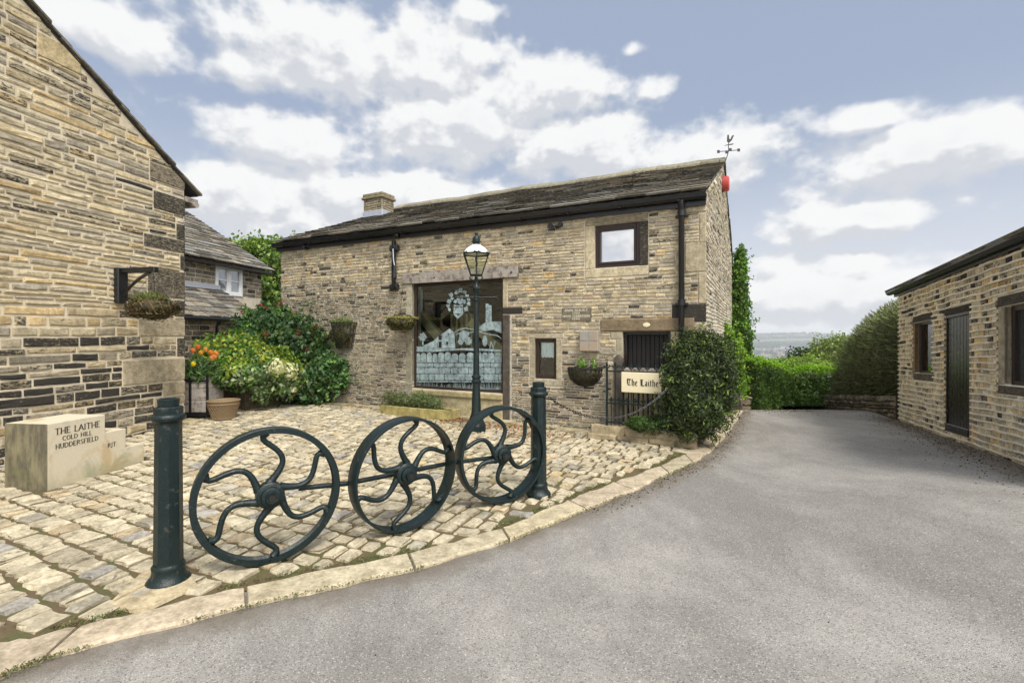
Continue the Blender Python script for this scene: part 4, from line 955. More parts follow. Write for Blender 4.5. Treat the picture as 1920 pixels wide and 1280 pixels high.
def join_into(a, b):
    """adds mesh object b's faces to a, then drops b"""
    import bmesh
    bm = bmesh.new(); bm.from_mesh(a.data); bm.from_mesh(b.data); bm.to_mesh(a.data); bm.free(); me = b.data; bpy.data.objects.remove(b); bpy.data.meshes.remove(me)
def plant(name, label, cat, loc, blobs, n, size, cols, w=None, aspect=.5, mat='leaf', stem=None, group=None, droop=.3, njit=.7, lump=.13, lo=.72, hi=1.05, core_shade=None, k=.78, var=.3, clump=(3, .3), extra=None, part='foliage', along=None, fold=.25, spr=None):
    t = thing(name, label, cat, loc, 0, group)
    P, Nn = shell(blobs, n, lo, hi, lump); Nn = Nn+rng.normal(size=P.shape)*njit
    c = tint(n, cols, w, var)*clumps(P, *clump)[:, None]
    if spr:
        p2, n2, ii = sprigs(P, Nn, *spr, size); P = np.concatenate([P, p2]); Nn = np.concatenate([Nn, n2]); c = np.concatenate([c, c[ii]*rng.uniform(.9, 1.35, (len(ii), 1))])
    if extra is not None: P, Nn, c = extra(P, Nn, c)
    sz = rng.uniform(.7, 1.25, len(P))*size
    o = leafmesh(part, P, Nn, sz, c, M[mat], t, aspect, droop, along=along, fold=fold)
    if k: join_into(o, core(blobs, core_shade or tuple(np.mean(cols, 0)*.8), 'core', M[mat], None, k))  # core coloured darker than the leaves, as shade inside the crown
    if stem:
        s = MB()
        for (pts, r) in stem: s.tube(pts, r, 7)
        s.build('trunk' if name.endswith('tree') else 'stem', M['bark'], t)
    return t
def limbs(h, spread, n, r=.03, z0=-.1):
    L = [([(0, 0, z0), (.02, 0, h*.35), (-.01, .02, h*.8)], [r*1.5, r, r*.4])]
    for i in range(n):
        a = 2*PI*i/n+random.uniform(-.3, .3); z = h*random.uniform(.1, .5); L.append(([(0, 0, z), (cos(a)*spread*.5, sin(a)*spread*.5, z+h*.2), (cos(a)*spread, sin(a)*spread, z+h*.42)], [r*.7, r*.5, r*.2]))
    return L
# yew at the barn corner
YC = Vector((2.90, 7.42, .17))
YB0 = [(0, 0, .95, .58, .58, .80), (-.10, -.05, .52, .50, .50, .50), (.06, .02, 1.25, .46, .46, .52), (-.05, .0, 1.34, .42, .42, .42), (.02, .0, .58, .42, .44, .38), (-.30, -.05, .95, .34, .36, .40), (-.38, -.02, .30, .26, .3, .24), (.24, .05, 1.10, .34, .38, .38)]
yb = [(b[0]*.84, b[1]*.84, b[2]*.87, b[3]*.84, b[4]*.84, b[5]*.84) for b in YB0]
plant('yew_bush', 'dense dark green yew bush with bright tips growing at the barn corner beside the sign', 'bush', YC, yb, 25000, .066, [(.048, .070, .030), (.075, .105, .038), (.034, .048, .024), (.20, .30, .05)], [5, 4, 3, 1.6], .28, 'needle', limbs(1.4, .35, 6, .035), droop=.5, njit=.9, hi=1.12, lump=.20, k=.70, core_shade=(.02, .03, .012), spr=(600, .13, 10))
# a low spray of the same kind at its foot
plant('juniper_bush', 'small spreading evergreen at the foot of the yew on the low wall', 'bush', (2.25, 7.62, .22), [(0, 0, .08, .36, .22, .13), (-.22, -.02, .10, .18, .16, .10)], 2600, .05, [(.05, .10, .02), (.08, .15, .03), (.03, .05, .015)], None, .25, 'needle', droop=.2, hi=1.15, k=.6)
# bright climber and shrub past the gable
plant('laurel_bush', 'bright lime green shrub at the far foot of the barn gable', 'bush', (5.50, 12.1, -.2), [(0, 0, .95, .27, .3, .5), (.04, -.1, 1.45, .22, .25, .36), (.05, 0, .62, .27, .3, .3), (-.1, 0, 1.85, .15, .2, .3)], 4500, .085, [(.20, .34, .035), (.30, .44, .06), (.10, .20, .03)], None, .5, 'leaf', limbs(1.6, .2, 5, .02), hi=1.2, k=.7, spr=(120, .14, 6))
plant('climbing_ivy', 'green creeper clinging to the back edge of the barn gable', 'climber', (7.42, 15.7, 0), [(.02, 0, .5, .40, .3, .8), (.0, 0, 1.6, .34, .3, .8), (.02, 0, 2.6, .26, .25, .7), (0, 0, 3.5, .2, .25, .6), (.05, 0, 4.1, .14, .2, .45)], 9000, .10, [(.10, .20, .03), (.18, .32, .05), (.05, .10, .02)], None, .6, 'leaf', [([(0, 0, -1), (0, 0, 3.8)], .04)], hi=1.25, k=.7, spr=(200, .22, 7))
# hedges at the bend
def hedge(name, label, cat, A, B, th, zb, zt, n, size, cols, w, aspect, mat, topc=None, group=None, droop=.2, hang=None, core_shade=None, round_=.25, hj=.05, njit=.6):
    """clipped hedge from A to B: a rounded slab of foliage; zb, zt are (start, end) heights"""
    A, B = Vector((*A, 0)), Vector((*B, 0)); e = (B-A).normalized(); m = Vector((-e.y, e.x, 0)); L = (B-A).length
    t = thing(name, label, cat, A, 0, group); P = []; Nn = []; C = []
    cc = tint(n, cols, w, .35)
    for i in range(n):
        s = random.uniform(0, L); z0 = zb[0]+(zb[1]-zb[0])*s/L; z1 = zt[0]+(zt[1]-zt[0])*s/L; H = z1-z0
        u = random.uniform(0, 2*H+th)
        if u < H: y, z, nn = -th/2, z0+u, -m
        elif u < H+th: y, z, nn = -th/2+u-H, z1, Vector((0, 0, 1))
        else: y, z, nn = th/2, z0+u-H-th, m
        if random.random() < .12: s = random.choice((0, L)); y = random.uniform(-th/2, th/2); z = random.uniform(z0, z1); nn = -e if s == 0 else e
        f = max(0, (z-(z1-round_))/round_); y *= 1-.35*f*f*(1 if abs(y) > th*.35 else 0)
        fe = max(0, 1-min(s, L-s)/round_); z -= fe*fe*round_*.4*(1 if z > z1-round_ else 0)
        k = .05*sin(s*5+z*3)+.04*sin(s*11+z*9+y*5)-random.random()**2*.16; p = e*s+m*y+Vector((0, 0, z))+nn*(k+hj*random.uniform(-1, 1))
        P.append(p); Nn.append(nn+Vector((random.gauss(0, njit), random.gauss(0, njit), random.gauss(0, njit))))
        c = cc[i]
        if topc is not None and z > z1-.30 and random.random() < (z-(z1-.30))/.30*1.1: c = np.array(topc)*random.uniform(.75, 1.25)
        C.append(c)
    P = np.array(P); o = leafmesh('foliage', P, np.array(Nn), rng.uniform(.7, 1.3, n)*size, np.array(C)*clumps(P, 4, .3)[:, None], M[mat], t, aspect, droop, along=hang)
    mb = MB(); th2 = th-.16; cl = core_shade or tuple(np.mean(cols, 0)*.7); V = []; ns = max(3, int(L/.3))  # hedge core takes a darkened leaf colour for the shade within
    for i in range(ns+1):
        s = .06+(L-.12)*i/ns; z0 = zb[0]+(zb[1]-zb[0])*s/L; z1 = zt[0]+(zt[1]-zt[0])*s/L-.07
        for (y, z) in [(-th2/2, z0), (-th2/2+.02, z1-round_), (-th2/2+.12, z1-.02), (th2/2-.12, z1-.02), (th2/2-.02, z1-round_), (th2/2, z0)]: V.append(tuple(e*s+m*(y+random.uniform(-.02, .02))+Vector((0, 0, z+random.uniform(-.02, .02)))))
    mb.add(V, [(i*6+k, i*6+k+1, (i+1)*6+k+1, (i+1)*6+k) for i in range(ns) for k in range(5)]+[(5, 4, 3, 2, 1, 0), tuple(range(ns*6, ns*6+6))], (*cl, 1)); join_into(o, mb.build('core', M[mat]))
    for i in range(int(L/.6)): s_ = MB(); p = e*(.3+i*.6); s_.tube([p+Vector((0, 0, zb[0]-.6)), p+Vector((0, 0, zb[0]+.3))], .03, 6); s_.build('stem', M['bark'], t)
    return t
GH = [(.055, .105, .018), (.085, .15, .024), (.03, .055, .012)]
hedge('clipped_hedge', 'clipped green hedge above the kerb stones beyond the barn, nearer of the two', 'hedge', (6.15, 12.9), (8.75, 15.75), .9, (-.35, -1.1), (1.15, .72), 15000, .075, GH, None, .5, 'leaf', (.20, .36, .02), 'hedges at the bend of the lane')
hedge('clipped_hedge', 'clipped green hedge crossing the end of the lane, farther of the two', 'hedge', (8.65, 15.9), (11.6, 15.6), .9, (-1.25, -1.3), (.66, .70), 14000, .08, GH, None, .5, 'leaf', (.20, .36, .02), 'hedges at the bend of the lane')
# shaggy conifer hedge beside the outbuilding, on its dry stone wall
def conifer():
    t = thing('conifer_hedge', 'big shaggy grey-green conifer hedge against the end of the outbuilding', 'hedge', (8.35, 9.95, 0))
    e = Vector((.30, 1, 0)).normalized(); m = Vector((e.y, -e.x, 0))
    bl = []
    for i in range(8):
        s = .25+i*.58; top = 2.56-1.0*(i/7)**2.7; bot = .28-.17*i; h = (top-bot)/2
        bl.append((e.x*s+m.x*.45, e.y*s+m.y*.45, bot+h, .80-.02*i, .78-.02*i, h*1.04)); bl.append((e.x*s+m.x*1.1, e.y*s+m.y*1.1, bot+h, .8, .8, h*1.0))
        if i < 7: bl.append((e.x*(s+.3)+m.x*.42, e.y*(s+.3)+m.y*.42, bot+h*.7, .68, .68, h*.72))
    n = 30000; P, Nn = shell(bl, n, .86, 1.03, .03)
    c = tint(n, [(.13, .14, .06), (.08, .09, .04), (.22, .22, .11), (.15, .18, .065)], None, .3)
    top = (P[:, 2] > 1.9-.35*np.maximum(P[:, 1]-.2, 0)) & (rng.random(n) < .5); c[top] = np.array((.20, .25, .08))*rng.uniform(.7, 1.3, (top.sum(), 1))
    out = Nn.copy(); out[:, 2] += .05; along = out*1.0+np.array([0, 0, .15]); N2 = np.cross(along, rng.normal(size=(n, 3)))
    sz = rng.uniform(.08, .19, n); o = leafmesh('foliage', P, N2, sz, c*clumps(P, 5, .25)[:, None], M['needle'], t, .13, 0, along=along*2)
    n2 = 30000; P2, N3 = shell(bl, n2, .78, .98, .03); o2 = leafmesh('f2', P2, N3+rng.normal(size=P2.shape)*.5, .085, tint(n2, [(.11, .12, .05), (.075, .08, .035), (.18, .19, .08)], None, .3), M['needle'], None, .22, .4)
    join_into(o, o2); join_into(o, core(bl, (.022, .025, .011), 'core', M['needle'], None, .80))  # near-black core colour paints the shade deep in the hedge
    for i in range(5): s_ = MB(); p = e*(.3+i*.9)+m*.4; s_.tube([p+Vector((0, 0, -.8)), p+Vector((0, 0, .6))], .06, 7); s_.build('trunk', M['bark'], t)
conifer()
def rubble(name, label, A, B, z0, z1, th, hl=(.06, .13), ll=(.10, .28), cat='wall', cope=False, pal=None, kk=0):
    A, B = Vector((*A, 0)), Vector((*B, 0)); W = Wall(A.x, A.y, B.x-A.x, B.y-A.y); L = (B-A).length
    t = thing(name, label, cat, (A.x, A.y, 0), W.a); mb = MB(); pal = pal or (lambda s, z: (*tan(random.uniform(.13, .30), random.choice((0, 2, 4))), random.uniform(.25, .65)))
    zf = lambda s: z0[0]+(z0[1]-z0[0])*s/L; zt = lambda s: z1[0]+(z1[1]-z1[0])*s/L; Hm = max(z1[0]-z0[0], z1[1]-z0[1])
    lay(mb, [(0, L, 0, Hm, *hl, *ll)], [], pal, prot=.05, gap=.02, jit=.02, bev=.022, wav=.0)
    mb.box(0, L, 0, th, 0, Hm, 1)
    mb.build('stonework', [M['st'], M['soil']], t, warp=lambda x, y, z: (x, y, zf(x)+z*(zt(x)-zf(x))/Hm+.01*sin(x*5)))
    if cope:
        c = MB(); s = 0
        while s < L-.05:
            l_ = min(random.uniform(.4, .7), L-s); b = random.uniform(.30, .42); c.box(s+.006, s+l_-.006, -.05, th, Hm-.005, Hm+.055, 0, (b, b*.88, b*.66, .15), .015); s += l_
        c.build('coping', M['st_block'], t, warp=lambda x, y, z: (x, y, zf(x)+z*(zt(x)-zf(x))/Hm))
    return t
rubble('dry_stone_wall', 'mossy rubble wall under the conifer hedge at the lane edge', (9.22, 14.1), (7.96, 9.95), (-.75, -.25), (-.02, .46), .3)
rubble('kerb_wall', 'low retaining edge of dressed stone below the nearer hedge', (5.55, 11.85), (8.5, 15.3), (-.5, -.95), (.20, -.42), .3, (.2, .3), (.4, .7), cope=True)
rubble('rubble_bank', 'dark rubble stones between the kerb and the bright shrub', (5.35, 11.25), (5.95, 12.6), (-.3, -.4), (.22, .30), .25)
tag(grid_sheet('grass_verge', [8.0+i*.4 for i in range(12)], [14.0, 14.4, 14.8, 15.2, 15.6], lambda x, y: g(x, y)+.09, simple('verge_grass', (.16, .22, .03), .95, nscale=30, namt=.5, bmp=.5)), kind='structure')
# trees beyond the hedges
def tree(name, label, loc, blobs, n, size, cols, th, group=None, asp=.55):
    plant(name, label, 'tree', loc, blobs, n, size, cols, None, asp, 'leaf', th, group, hi=1.18, lump=.2, k=.6, clump=(1.2, .3))
p = at(1520, 672, 42); tree('oak_tree', 'dark green rounded tree beyond the lane end, in front of the town', (p.x, p.y, -4.8), [(0, 0, 3.7, 2.0, 2.0, 1.5), (-1.6, 0, 3.3, 1.3, 1.4, 1.1), (1.3, 0, 4.0, 1.5, 1.5, 1.25), (.4, 0, 4.5, 1.2, 1.2, .9), (2.4, 0, 3.4, 1.2, 1.2, 1.2)], 9000, .26, [(.025, .055, .022), (.05, .095, .035), (.018, .035, .015)], limbs(3.6, 1.4, 6, .16, -1), 'trees past the hedges')
p = at(1560, 672, 24); tree('birch_tree', 'yellow-green loose tree just behind the conifer hedge', (p.x, p.y, -2.4), [(0, 0, 3.0, .95, .9, 1.0), (-.6, 0, 2.6, .7, .7, .7), (.5, 0, 3.5, .7, .7, .6), (.9, 0, 2.9, .9, .8, .9)], 6000, .13, [(.20, .27, .06), (.30, .36, .10), (.11, .15, .04)], limbs(3.0, .7, 6, .07, -1), 'trees past the hedges')
p = at(1500, 690, 19); tree('shrub_tree', 'light yellow-green bush rising above the farther hedge', (p.x, p.y, -1.9), [(-.7, 0, 2.2, .7, .5, .45), (.3, 0, 2.3, .8, .5, .5), (1.2, 0, 2.1, .6, .5, .4), (-.2, 0, 1.4, 1.2, .6, .8)], 6000, .10, [(.22, .32, .05), (.30, .40, .08), (.12, .20, .03)], limbs(1.9, .7, 6, .05, -.5), 'trees past the hedges')
# ivy tree between the cottage and the barn
plant('ivy_tree', 'tall bright green tree between the cottage and the far end of the barn', 'tree', (-10.2, 19.4, 0), [(0, 0, 1.5, 1.2, 1, 1.6), (.05, 0, 3.6, 1.15, 1, 1.4), (-.5, 0, 4.7, .9, .8, .8), (.6, 0, 4.75, .75, .8, .75), (0, 0, 5.1, .55, .5, .45), (-1.3, 0, 4.9, .6, .6, .5), (.9, 0, 2.6, .6, .8, 1.4), (.8, -.2, 5.3, .22, .2, .25)], 14000, .17, [(.11, .19, .03), (.17, .27, .05), (.05, .09, .02), (.26, .34, .08)], None, .6, 'leaf', limbs(4.5, .8, 6, .12, -.3), hi=1.15, lump=.22, k=.72, spr=(260, .4, 8))
# ------------------------------------------------------------------ planting in the yard corner
pb = thing('stone_planter', 'big dark slab-sided stone planter in the yard corner, overhung by shrubs', 'planter', (-5.72, 10.30, g(-5.7, 10.3)), atan2(.86, .51))
b_ = MB(); 
for (x0, x1, y0, y1) in [(0, 1.85, 0, .07), (0, 1.85, .95, 1.02), (0, .07, .07, .95), (1.78, 1.85, .07, .95)]: b_.box(x0, x1, y0, y1, -.05, .50, 0, (.15, .12, .075, .45), .012)
b_.build('trough', M['st_block'], pb); s_ = MB(); s_.box(.07, 1.78, .07, .95, 0, .44); s_.build('soil', M['soil'], pb)
def rel(px, py, D, o): p = at(px, py, D); return (p.x-o[0], p.y-o[1], p.z-o[2])
O1 = (-5.6, 10.9, .5)
def B_(o, *L): return [(*rel(a, b, D, o), rx, ry, rz) for (a, b, D, rx, ry, rz) in L]
vb = B_(O1, (420, 668, 10.3, .50, .45, .42), (455, 658, 10.6, .45, .4, .34), (480, 685, 10.3, .60, .5, .44), (405, 692, 10.0, .34, .35, .28), (445, 700, 10.0, .46, .4, .30), (515, 702, 10.6, .50, .5, .42), (540, 718, 10.9, .42, .4, .34), (490, 732, 10.2, .18, .18, .24), (560, 700, 11.2, .36, .35, .4))
def vari(P, Nn, c):
    n = len(P); low = (P[:, 2] < .42+.25*np.sin(P[:, 0]*3)); r = rng.random(n)
    s = low & (r < .26); c[s] = np.array((.50, .52, .34))*rng.uniform(.7, 1.15, (s.sum(), 1)); s = low & (r > .26) & (r < .62); c[s] = np.array((.13, .22, .10))*rng.uniform(.7, 1.3, (s.sum(), 1))
    s = (~low) & (r < .42); c[s] = np.array((.34, .38, .06))*rng.uniform(.7, 1.2, (s.sum(), 1)); return P, Nn, c
plant('euonymus_shrub', 'yellow-green and cream variegated shrub spilling over the big stone planter', 'shrub', O1, vb, 13000, .10, [(.12, .24, .045), (.07, .15, .04), (.18, .31, .05)], None, .55, 'leaf', limbs(.5, .4, 5, .02, -.1), hi=1.12, lump=.18, k=.72, extra=vari)
fw_ = B_(O1, (517, 688, 10.05, .18, .14, .16), (540, 697, 10.35, .17, .14, .17), (470, 710, 9.8, .08, .06, .05), (550, 730, 10.5, .07, .06, .06))
P, Nn = shell(fw_, 500, .8, 1.1, .2)
leafmesh('blossom', P, Nn, .07, tint(500, [(.72, .68, .50), (.80, .76, .62), (.60, .60, .35)], None, .1), M['petal'], bpy.data.objects['euonymus_shrub'], .8, 0)
O2 = (-5.0, 11.5, .5)
rb_ = B_(O2, (505, 620, 11.4, .60, .5, .42), (545, 640, 11.3, .62, .5, .50), (480, 640, 11.3, .5, .45, .35), (570, 655, 11.25, .36, .45, .40), (560, 690, 11.3, .55, .45, .50), (590, 700, 11.3, .40, .4, .42), (500, 600, 11.6, .38, .3, .30), (520, 588, 11.6, .25, .2, .2), (635, 690, 11.1, .20, .2, .20), (630, 712, 11.1, .22, .2, .22), (575, 735, 11.2, .35, .3, .25))
plant('rose_bush', 'large dark green rose bush behind the variegated shrub, against the barn wall', 'bush', O2, rb_, 13000, .105, [(.055, .115, .042), (.085, .17, .055), (.035, .08, .03), (.15, .26, .07), (.16, .06, .03)], [5, 5, 3, 1.6, .5], .6, 'leaf', limbs(1.4, .6, 7, .02, -.4), hi=1.14, lump=.24, k=.68, spr=(420, .36, 9))
for (px, py) in ((489, 571), (502, 578), (497, 577)):
    q = at(px, py, 11.3); P, Nn = shell([(0, 0, 0, .034, .034, .026)], 40, .5, 1.1, .1); o = leafmesh('rose_flower', P+np.array([q.x-O2[0], q.y-O2[1], q.z-O2[2]]), Nn, .035, tint(40, [(.55, .05, .10), (.62, .14, .18)], None, .15), M['petal'], bpy.data.objects['rose_bush'], .9, 0)
# lilies in the slatted cart planter, basket beside it
cp = thing('cart_planter', 'slatted wooden box planter in a black iron cart frame by the big house', 'planter', (-6.62, 9.42, g(-6.3, 9.4)), atan2(-.02, 1))
w_ = MB()
for k in range(3): w_.box(0, .66, 0, .5, .13+k*.235, .13+k*.235+.228, 0, bev=.006)
w_.build('box', M['oldwood'], cp); f = MB()
for x in (.0, .30, .64): f.box(x, x+.035, -.03, .0, .08, .87)
for z in (.09, .74): f.box(-.02, .68, -.035, -.002, z, z+.035)
f.box(-.02, .70, -.04, .54, .06, .09); f.build('iron_frame', M['black'], cp)
for x in (.15, .50):
    wl = MB(); wl.lathe([(.03, -.02), (.075, -.018), (.075, .018), (.03, .02)], 14, (x, .03, .075), axis='y'); wl.build('wheel', M['iron'], cp)
O3 = (-6.25, 9.65, .95)
n = 2600; P, Nn = shell([(0, 0, .05, .38, .28, .24), (.12, 0, -.02, .30, .25, .2)], n, .4, 1.1, .2)
ll = thing('lily_plant', 'orange and yellow lilies growing in the slatted cart planter', 'plant', O3)
al = np.stack([P[:, 0]*1.2, P[:, 1], np.full(n, .35)], 1); leafmesh('foliage', P, rng.normal(size=P.shape)+np.array([0, -1, .5]), rng.uniform(.10, .20, n), tint(n, [(.03, .07, .02), (.06, .12, .03), (.12, .2, .05)], None, .3), M['leaf'], ll, .14, 0, along=al*4)
for (px, py, c) in [(362, 657, (.75, .20, .04)), (372, 650, (.72, .18, .04)), (396, 660, (.75, .22, .04)), (406, 662, (.78, .26, .05)), (386, 655, (.7, .3, .08)), (403, 668, (.75, .3, .1)), (377, 661, (.6, .32, .05)), (363, 682, (.85, .62, .03)), (398, 671, (.7, .3, .1))]:
    q = at(px, py, 9.4); m_ = 8; a = np.linspace(0, 2*PI, m_, endpoint=False); P = np.stack([np.cos(a)*.03, np.full(m_, -.02), np.sin(a)*.03], 1)+np.array([q.x-O3[0], q.y-O3[1], q.z-O3[2]])
    leafmesh('lily_flower', P, np.stack([np.cos(a)*.3, np.full(m_, -1.), np.sin(a)*.3], 1), .072, tint(m_, [c], None, .1), M['petal'], ll, .45, 0, along=np.stack([np.cos(a), np.zeros(m_), np.sin(a)], 1)*9)
wb = thing('wicker_basket', 'round pale wicker basket on the setts beside the cart planter', 'basket', (-5.66, 9.42, g(-5.7, 9.4)))
b_ = MB(); b_.lathe([(.20, 0), (.235, .15), (.27, .30), (.285, .36), (.27, .375), (.255, .36), (.24, .30), (.2, .05), (.01, .04)], 28); smooth_by_angle(b_.build('body', M['wicker'], wb))
r_ = MB()
for k in range(30):
    for sg in (1, -1):
        a = 2*PI*k/30; r_.tube([(cos(a+sg*t*.5)*(.205+.075*t), sin(a+sg*t*.5)*(.205+.075*t), .02+.28*t) for t in (0, .33, .66, 1)], .007, 4)
for z, r in ((.02, .206), (.30, .274), (.36, .285)): r_.tube([(cos(2*PI*i/24)*r, sin(2*PI*i/24)*r, z) for i in range(25)], .014, 5)
r_.build('weave', M['wicker'], wb)
s_ = MB(); s_.stone(-.28, .28, -.2, .1, .10, (.36, .31, .2, .1), 0, jit=.02, bev=.03, nc=4, fn=lambda x, y, z: (x, z, -y)); t = thing('flat_stone', 'flat worn stone slab lying by the cart wheel', 'stone', (-6.12, 9.08, g(-6.1, 9.0)-.03)); s_.build('slab', M['st_block'], t)
# stone trough under the picture window
ts0, ts1 = BARN.loc(713, 760, -.55)[0], BARN.loc(845, 770, -.55)[0]; tz = g(*BARN.world(ts0+1, -.45).xy)
tr = thing('stone_trough', 'shallow mossy stone trough standing below the picture window', 'planter', BARN.world(ts0, -.62, tz), BARN.a); Lt = ts1-ts0
b_ = MB(); nb = 16; pr = lambda t: .06*(1-(2*t-1)**4)
for k in range(nb):
    x0, x1 = Lt*k/nb, Lt*(k+1)/nb; f0, f1 = -pr(k/nb)+.06, -pr((k+1)/nb)+.06; j = lambda: random.uniform(-.004, .004)
    b_.add([(x0, f0, 0), (x1, f1, 0), (x1, f1-.01, .19), (x0, f0-.01, .19), (x0, f0+.07, .19), (x1, f1+.07, .19), (x0, f0+.07, .14), (x1, f1+.07, .14)], [(0, 1, 2, 3), (3, 2, 5, 4), (4, 5, 7, 6)], (.36, .31, .13, .14))
for (x0, x1, y0, y1) in [(0, .07, .06, .40), (Lt-.07, Lt, .06, .40), (.07, Lt-.07, .34, .40)]: b_.box(x0, x1, y0, y1, 0, .19, 0, (.36, .31, .14, .15), .01)
b_.build('trough', M['st_block'], tr); s_ = MB(); s_.box(.06, Lt-.06, .10, .35, 0, .16); s_.build('soil', M['soil'], tr)
O4 = BARN.world(ts0+Lt*.48, -.42, tz+.17)
vecs = [BARN.world(ts0+s, -.42)-BARN.world(ts0+Lt*.48, -.42) for s in (.18, .38, .60, .85, 1.08, 1.30)]
tb_ = [(v.x, v.y, h, .15, .11, h*1.2) for v, h in zip(vecs, (.13, .12, .09, .14, .12, .10))]
plant('alpine_plants', 'low grey-green rock plants growing in the stone trough', 'plant', O4, tb_, 3600, .045, [(.13, .18, .07), (.08, .13, .05), (.18, .24, .10), (.28, .16, .08)], [4, 4, 3, .8], .35, 'leaf', k=.6, hi=1.3, lump=.25)
# ================================================================== IRON AND STREET OBJECTS
GB = 'green iron bollards at the ends of the wheel barrier'
def bollard(p, zs, label, rot):
    t = thing('iron_bollard', label, 'bollard', (p.x, p.y, 0), rot, GB); r8 = PI/8
    m = MB(); m.lathe([(.112*1.04, .10), (.108, .14), (.098, 1.12*zs)], 8, rot=r8); m.build('shaft', M['green'], t)
    m = MB(); m.lathe([(.165, -.02), (.165, .012), (.150, .03), (.128, .05), (.120, .09), (.124, .10), (.124, .115), (.112, .13)], 28); smooth_by_angle(m.build('base', M['green'], t), 50)
    m = MB(); m.lathe([(.10, 1.105*zs), (.116, 1.115*zs), (.127, 1.13*zs), (.127, 1.145*zs), (.116, 1.16*zs), (.10, 1.165*zs)], 28); smooth_by_angle(m.build('collar', M['green'], t), 50)
    m = MB(); m.lathe([(.106, 1.155*zs), (.106, 1.205*zs), (.098, 1.212*zs)], 8, rot=r8); m.build('upper_band', M['green'], t)
    m = MB(); m.lathe([(.076, 1.20*zs), (.082, 1.262*zs), (.076, 1.266*zs), (.066, 1.262*zs), (.064, 1.22*zs)], 24); smooth_by_angle(m.build('cap', M['green'], t), 40)
    m = MB(); m.lathe([(.001, 1.235*zs), (.064, 1.235*zs)], 16, cap=False); m.build('cap_filling', M['soil'], t)
    for ch in t.children: ch.scale = (.81, .81, 1)
BL1 = Vector((-2.39, 3.34, 0)); BR1 = Vector((.285, 5.17, 0))
bollard(BL1, 1.0, 'dark green octagonal iron bollard nearest the camera, left of the wheels', .25)
bollard(BR1, .952, 'dark green octagonal iron bollard at the far end of the wheels', .25)
# the three flywheels on one bar
bar = thing('wheel_barrier', 'barrier of three dark green curved-spoke iron wheels joined by one bar along the setts', 'barrier', (0, 0, 0))
def flywheel(c, R, ang, phase, sense, wd, tilt=0.0, t_=.044):
    e = Vector((cos(ang), sin(ang), 0)); nrm = Vector((-e.y, e.x, 0)); c = Vector(c)
    up = (Vector((0, 0, 1))+nrm*tilt).normalized(); nrm = e.cross(up).normalized(); nrm = -nrm if nrm.y < 0 else nrm
    m4 = Matrix(((e.x, nrm.x, up.x, c.x), (e.y, nrm.y, up.y, c.y), (e.z, nrm.z, up.z, c.z), (0, 0, 0, 1)))
    def put(mb, name, parent, ang_=40):
        mb.v = [tuple(m4 @ Vector(p)) for p in mb.v]; return smooth_by_angle(mb.build(name, M['green'], parent), ang_)
    rim = MB(); h = wd/2; prof = [(R-t_, -h*.85), (R-t_, -h), (R-.006, -h), (R, -h*.88), (R, h*.88), (R-.006, h), (R-t_, h), (R-t_, h*.85), (R-t_*.55, h*.5), (R-t_*.5, 0), (R-t_*.55, -h*.5)]
    n = 72; V = [(r*cos(2*PI*k/n), y, r*sin(2*PI*k/n)) for (r, y) in prof for k in range(n)]; q = len(prof)
    rim.add(V, [(i*n+k, i*n+(k+1) % n, ((i+1) % q)*n+(k+1) % n, ((i+1) % q)*n+k) for i in range(q) for k in range(n)])
    w_ = put(rim, 'wheel', bar)
    hb = MB(); hb.lathe([(.085, -.045), (.098, -.035), (.098, .035), (.085, .045)], 28, axis='y'); hb.lathe([(.055, -.075), (.066, -.07), (.070, -.04)], 24, axis='y')
    hb.lathe([(.024, -.075), (.030, -.105), (.040, -.106), (.042, -.07)], 18, axis='y'); hb.lathe([(.05, .04), (.05, .08), (.04, .085)], 18, axis='y'); ho = put(hb, 'hub', w_)
    bt = MB(); bt.lathe([(.001, -.1065), (.027, -.107)], 12, axis='y', cap=False); bt.v = [tuple(m4 @ Vector(p)) for p in bt.v]; bt.build('bore_shade', M['room'], w_)  # flat black disc painted as the shade inside the hub hole
    for k in range(6):
        th = RD(phase+60*k); d = (cos(th), sin(th)); pz = (d[1]*sense, -d[0]*sense); pts = []; rs = []
        for i in range(17):
            s = i/16; l = .21*R*sin(PI*min(s/.80, 1))**1.15*(1 if s < .8 else 0)-(.05*R*sin(PI*(s-.8)/.2) if s > .8 else 0)
            if s <= .8: l = .20*R*sin(PI*(s/.8)**1.05)
            rr_ = .085+(R-t_-.085+.006)*s; pts.append((d[0]*rr_+pz[0]*l, 0, d[1]*rr_+pz[1]*l)); rs.append(.029-.008*min(s/.35, 1)+.012*max(0, s-.90)/.1+.006*max(0, 1-s/.08))
        sp = MB(); sp.tube(pts, rs, 10, up=(0, 1, 0)); put(sp, 'spoke', w_, 60)
    return w_
LD = (BR1-BL1).normalized(); la = atan2(LD.y, LD.x)
c1 = at(506, 938, 3.60); c2 = at(760, 896, 4.20); c3 = at(940, 861, 4.90)
c1.z = .505+.008; c2.z = .492+.008; c3.z = .488+.012
flywheel(c1, .505, la+.02, 93, 1, .085); flywheel(c2, .492, la+.14, 79, -1, .15, -.03, .022); flywheel(c3, .488, la-.08, 103, 1, .16, 0, .032)
m = MB(); m.tube([at(560, 915, 3.78), at(650, 906, 3.98), at(842, 868, 4.62), at(925, 857, 4.92)], .021, 12); smooth_by_angle(m.build('connecting_bar', M['green'], bar))
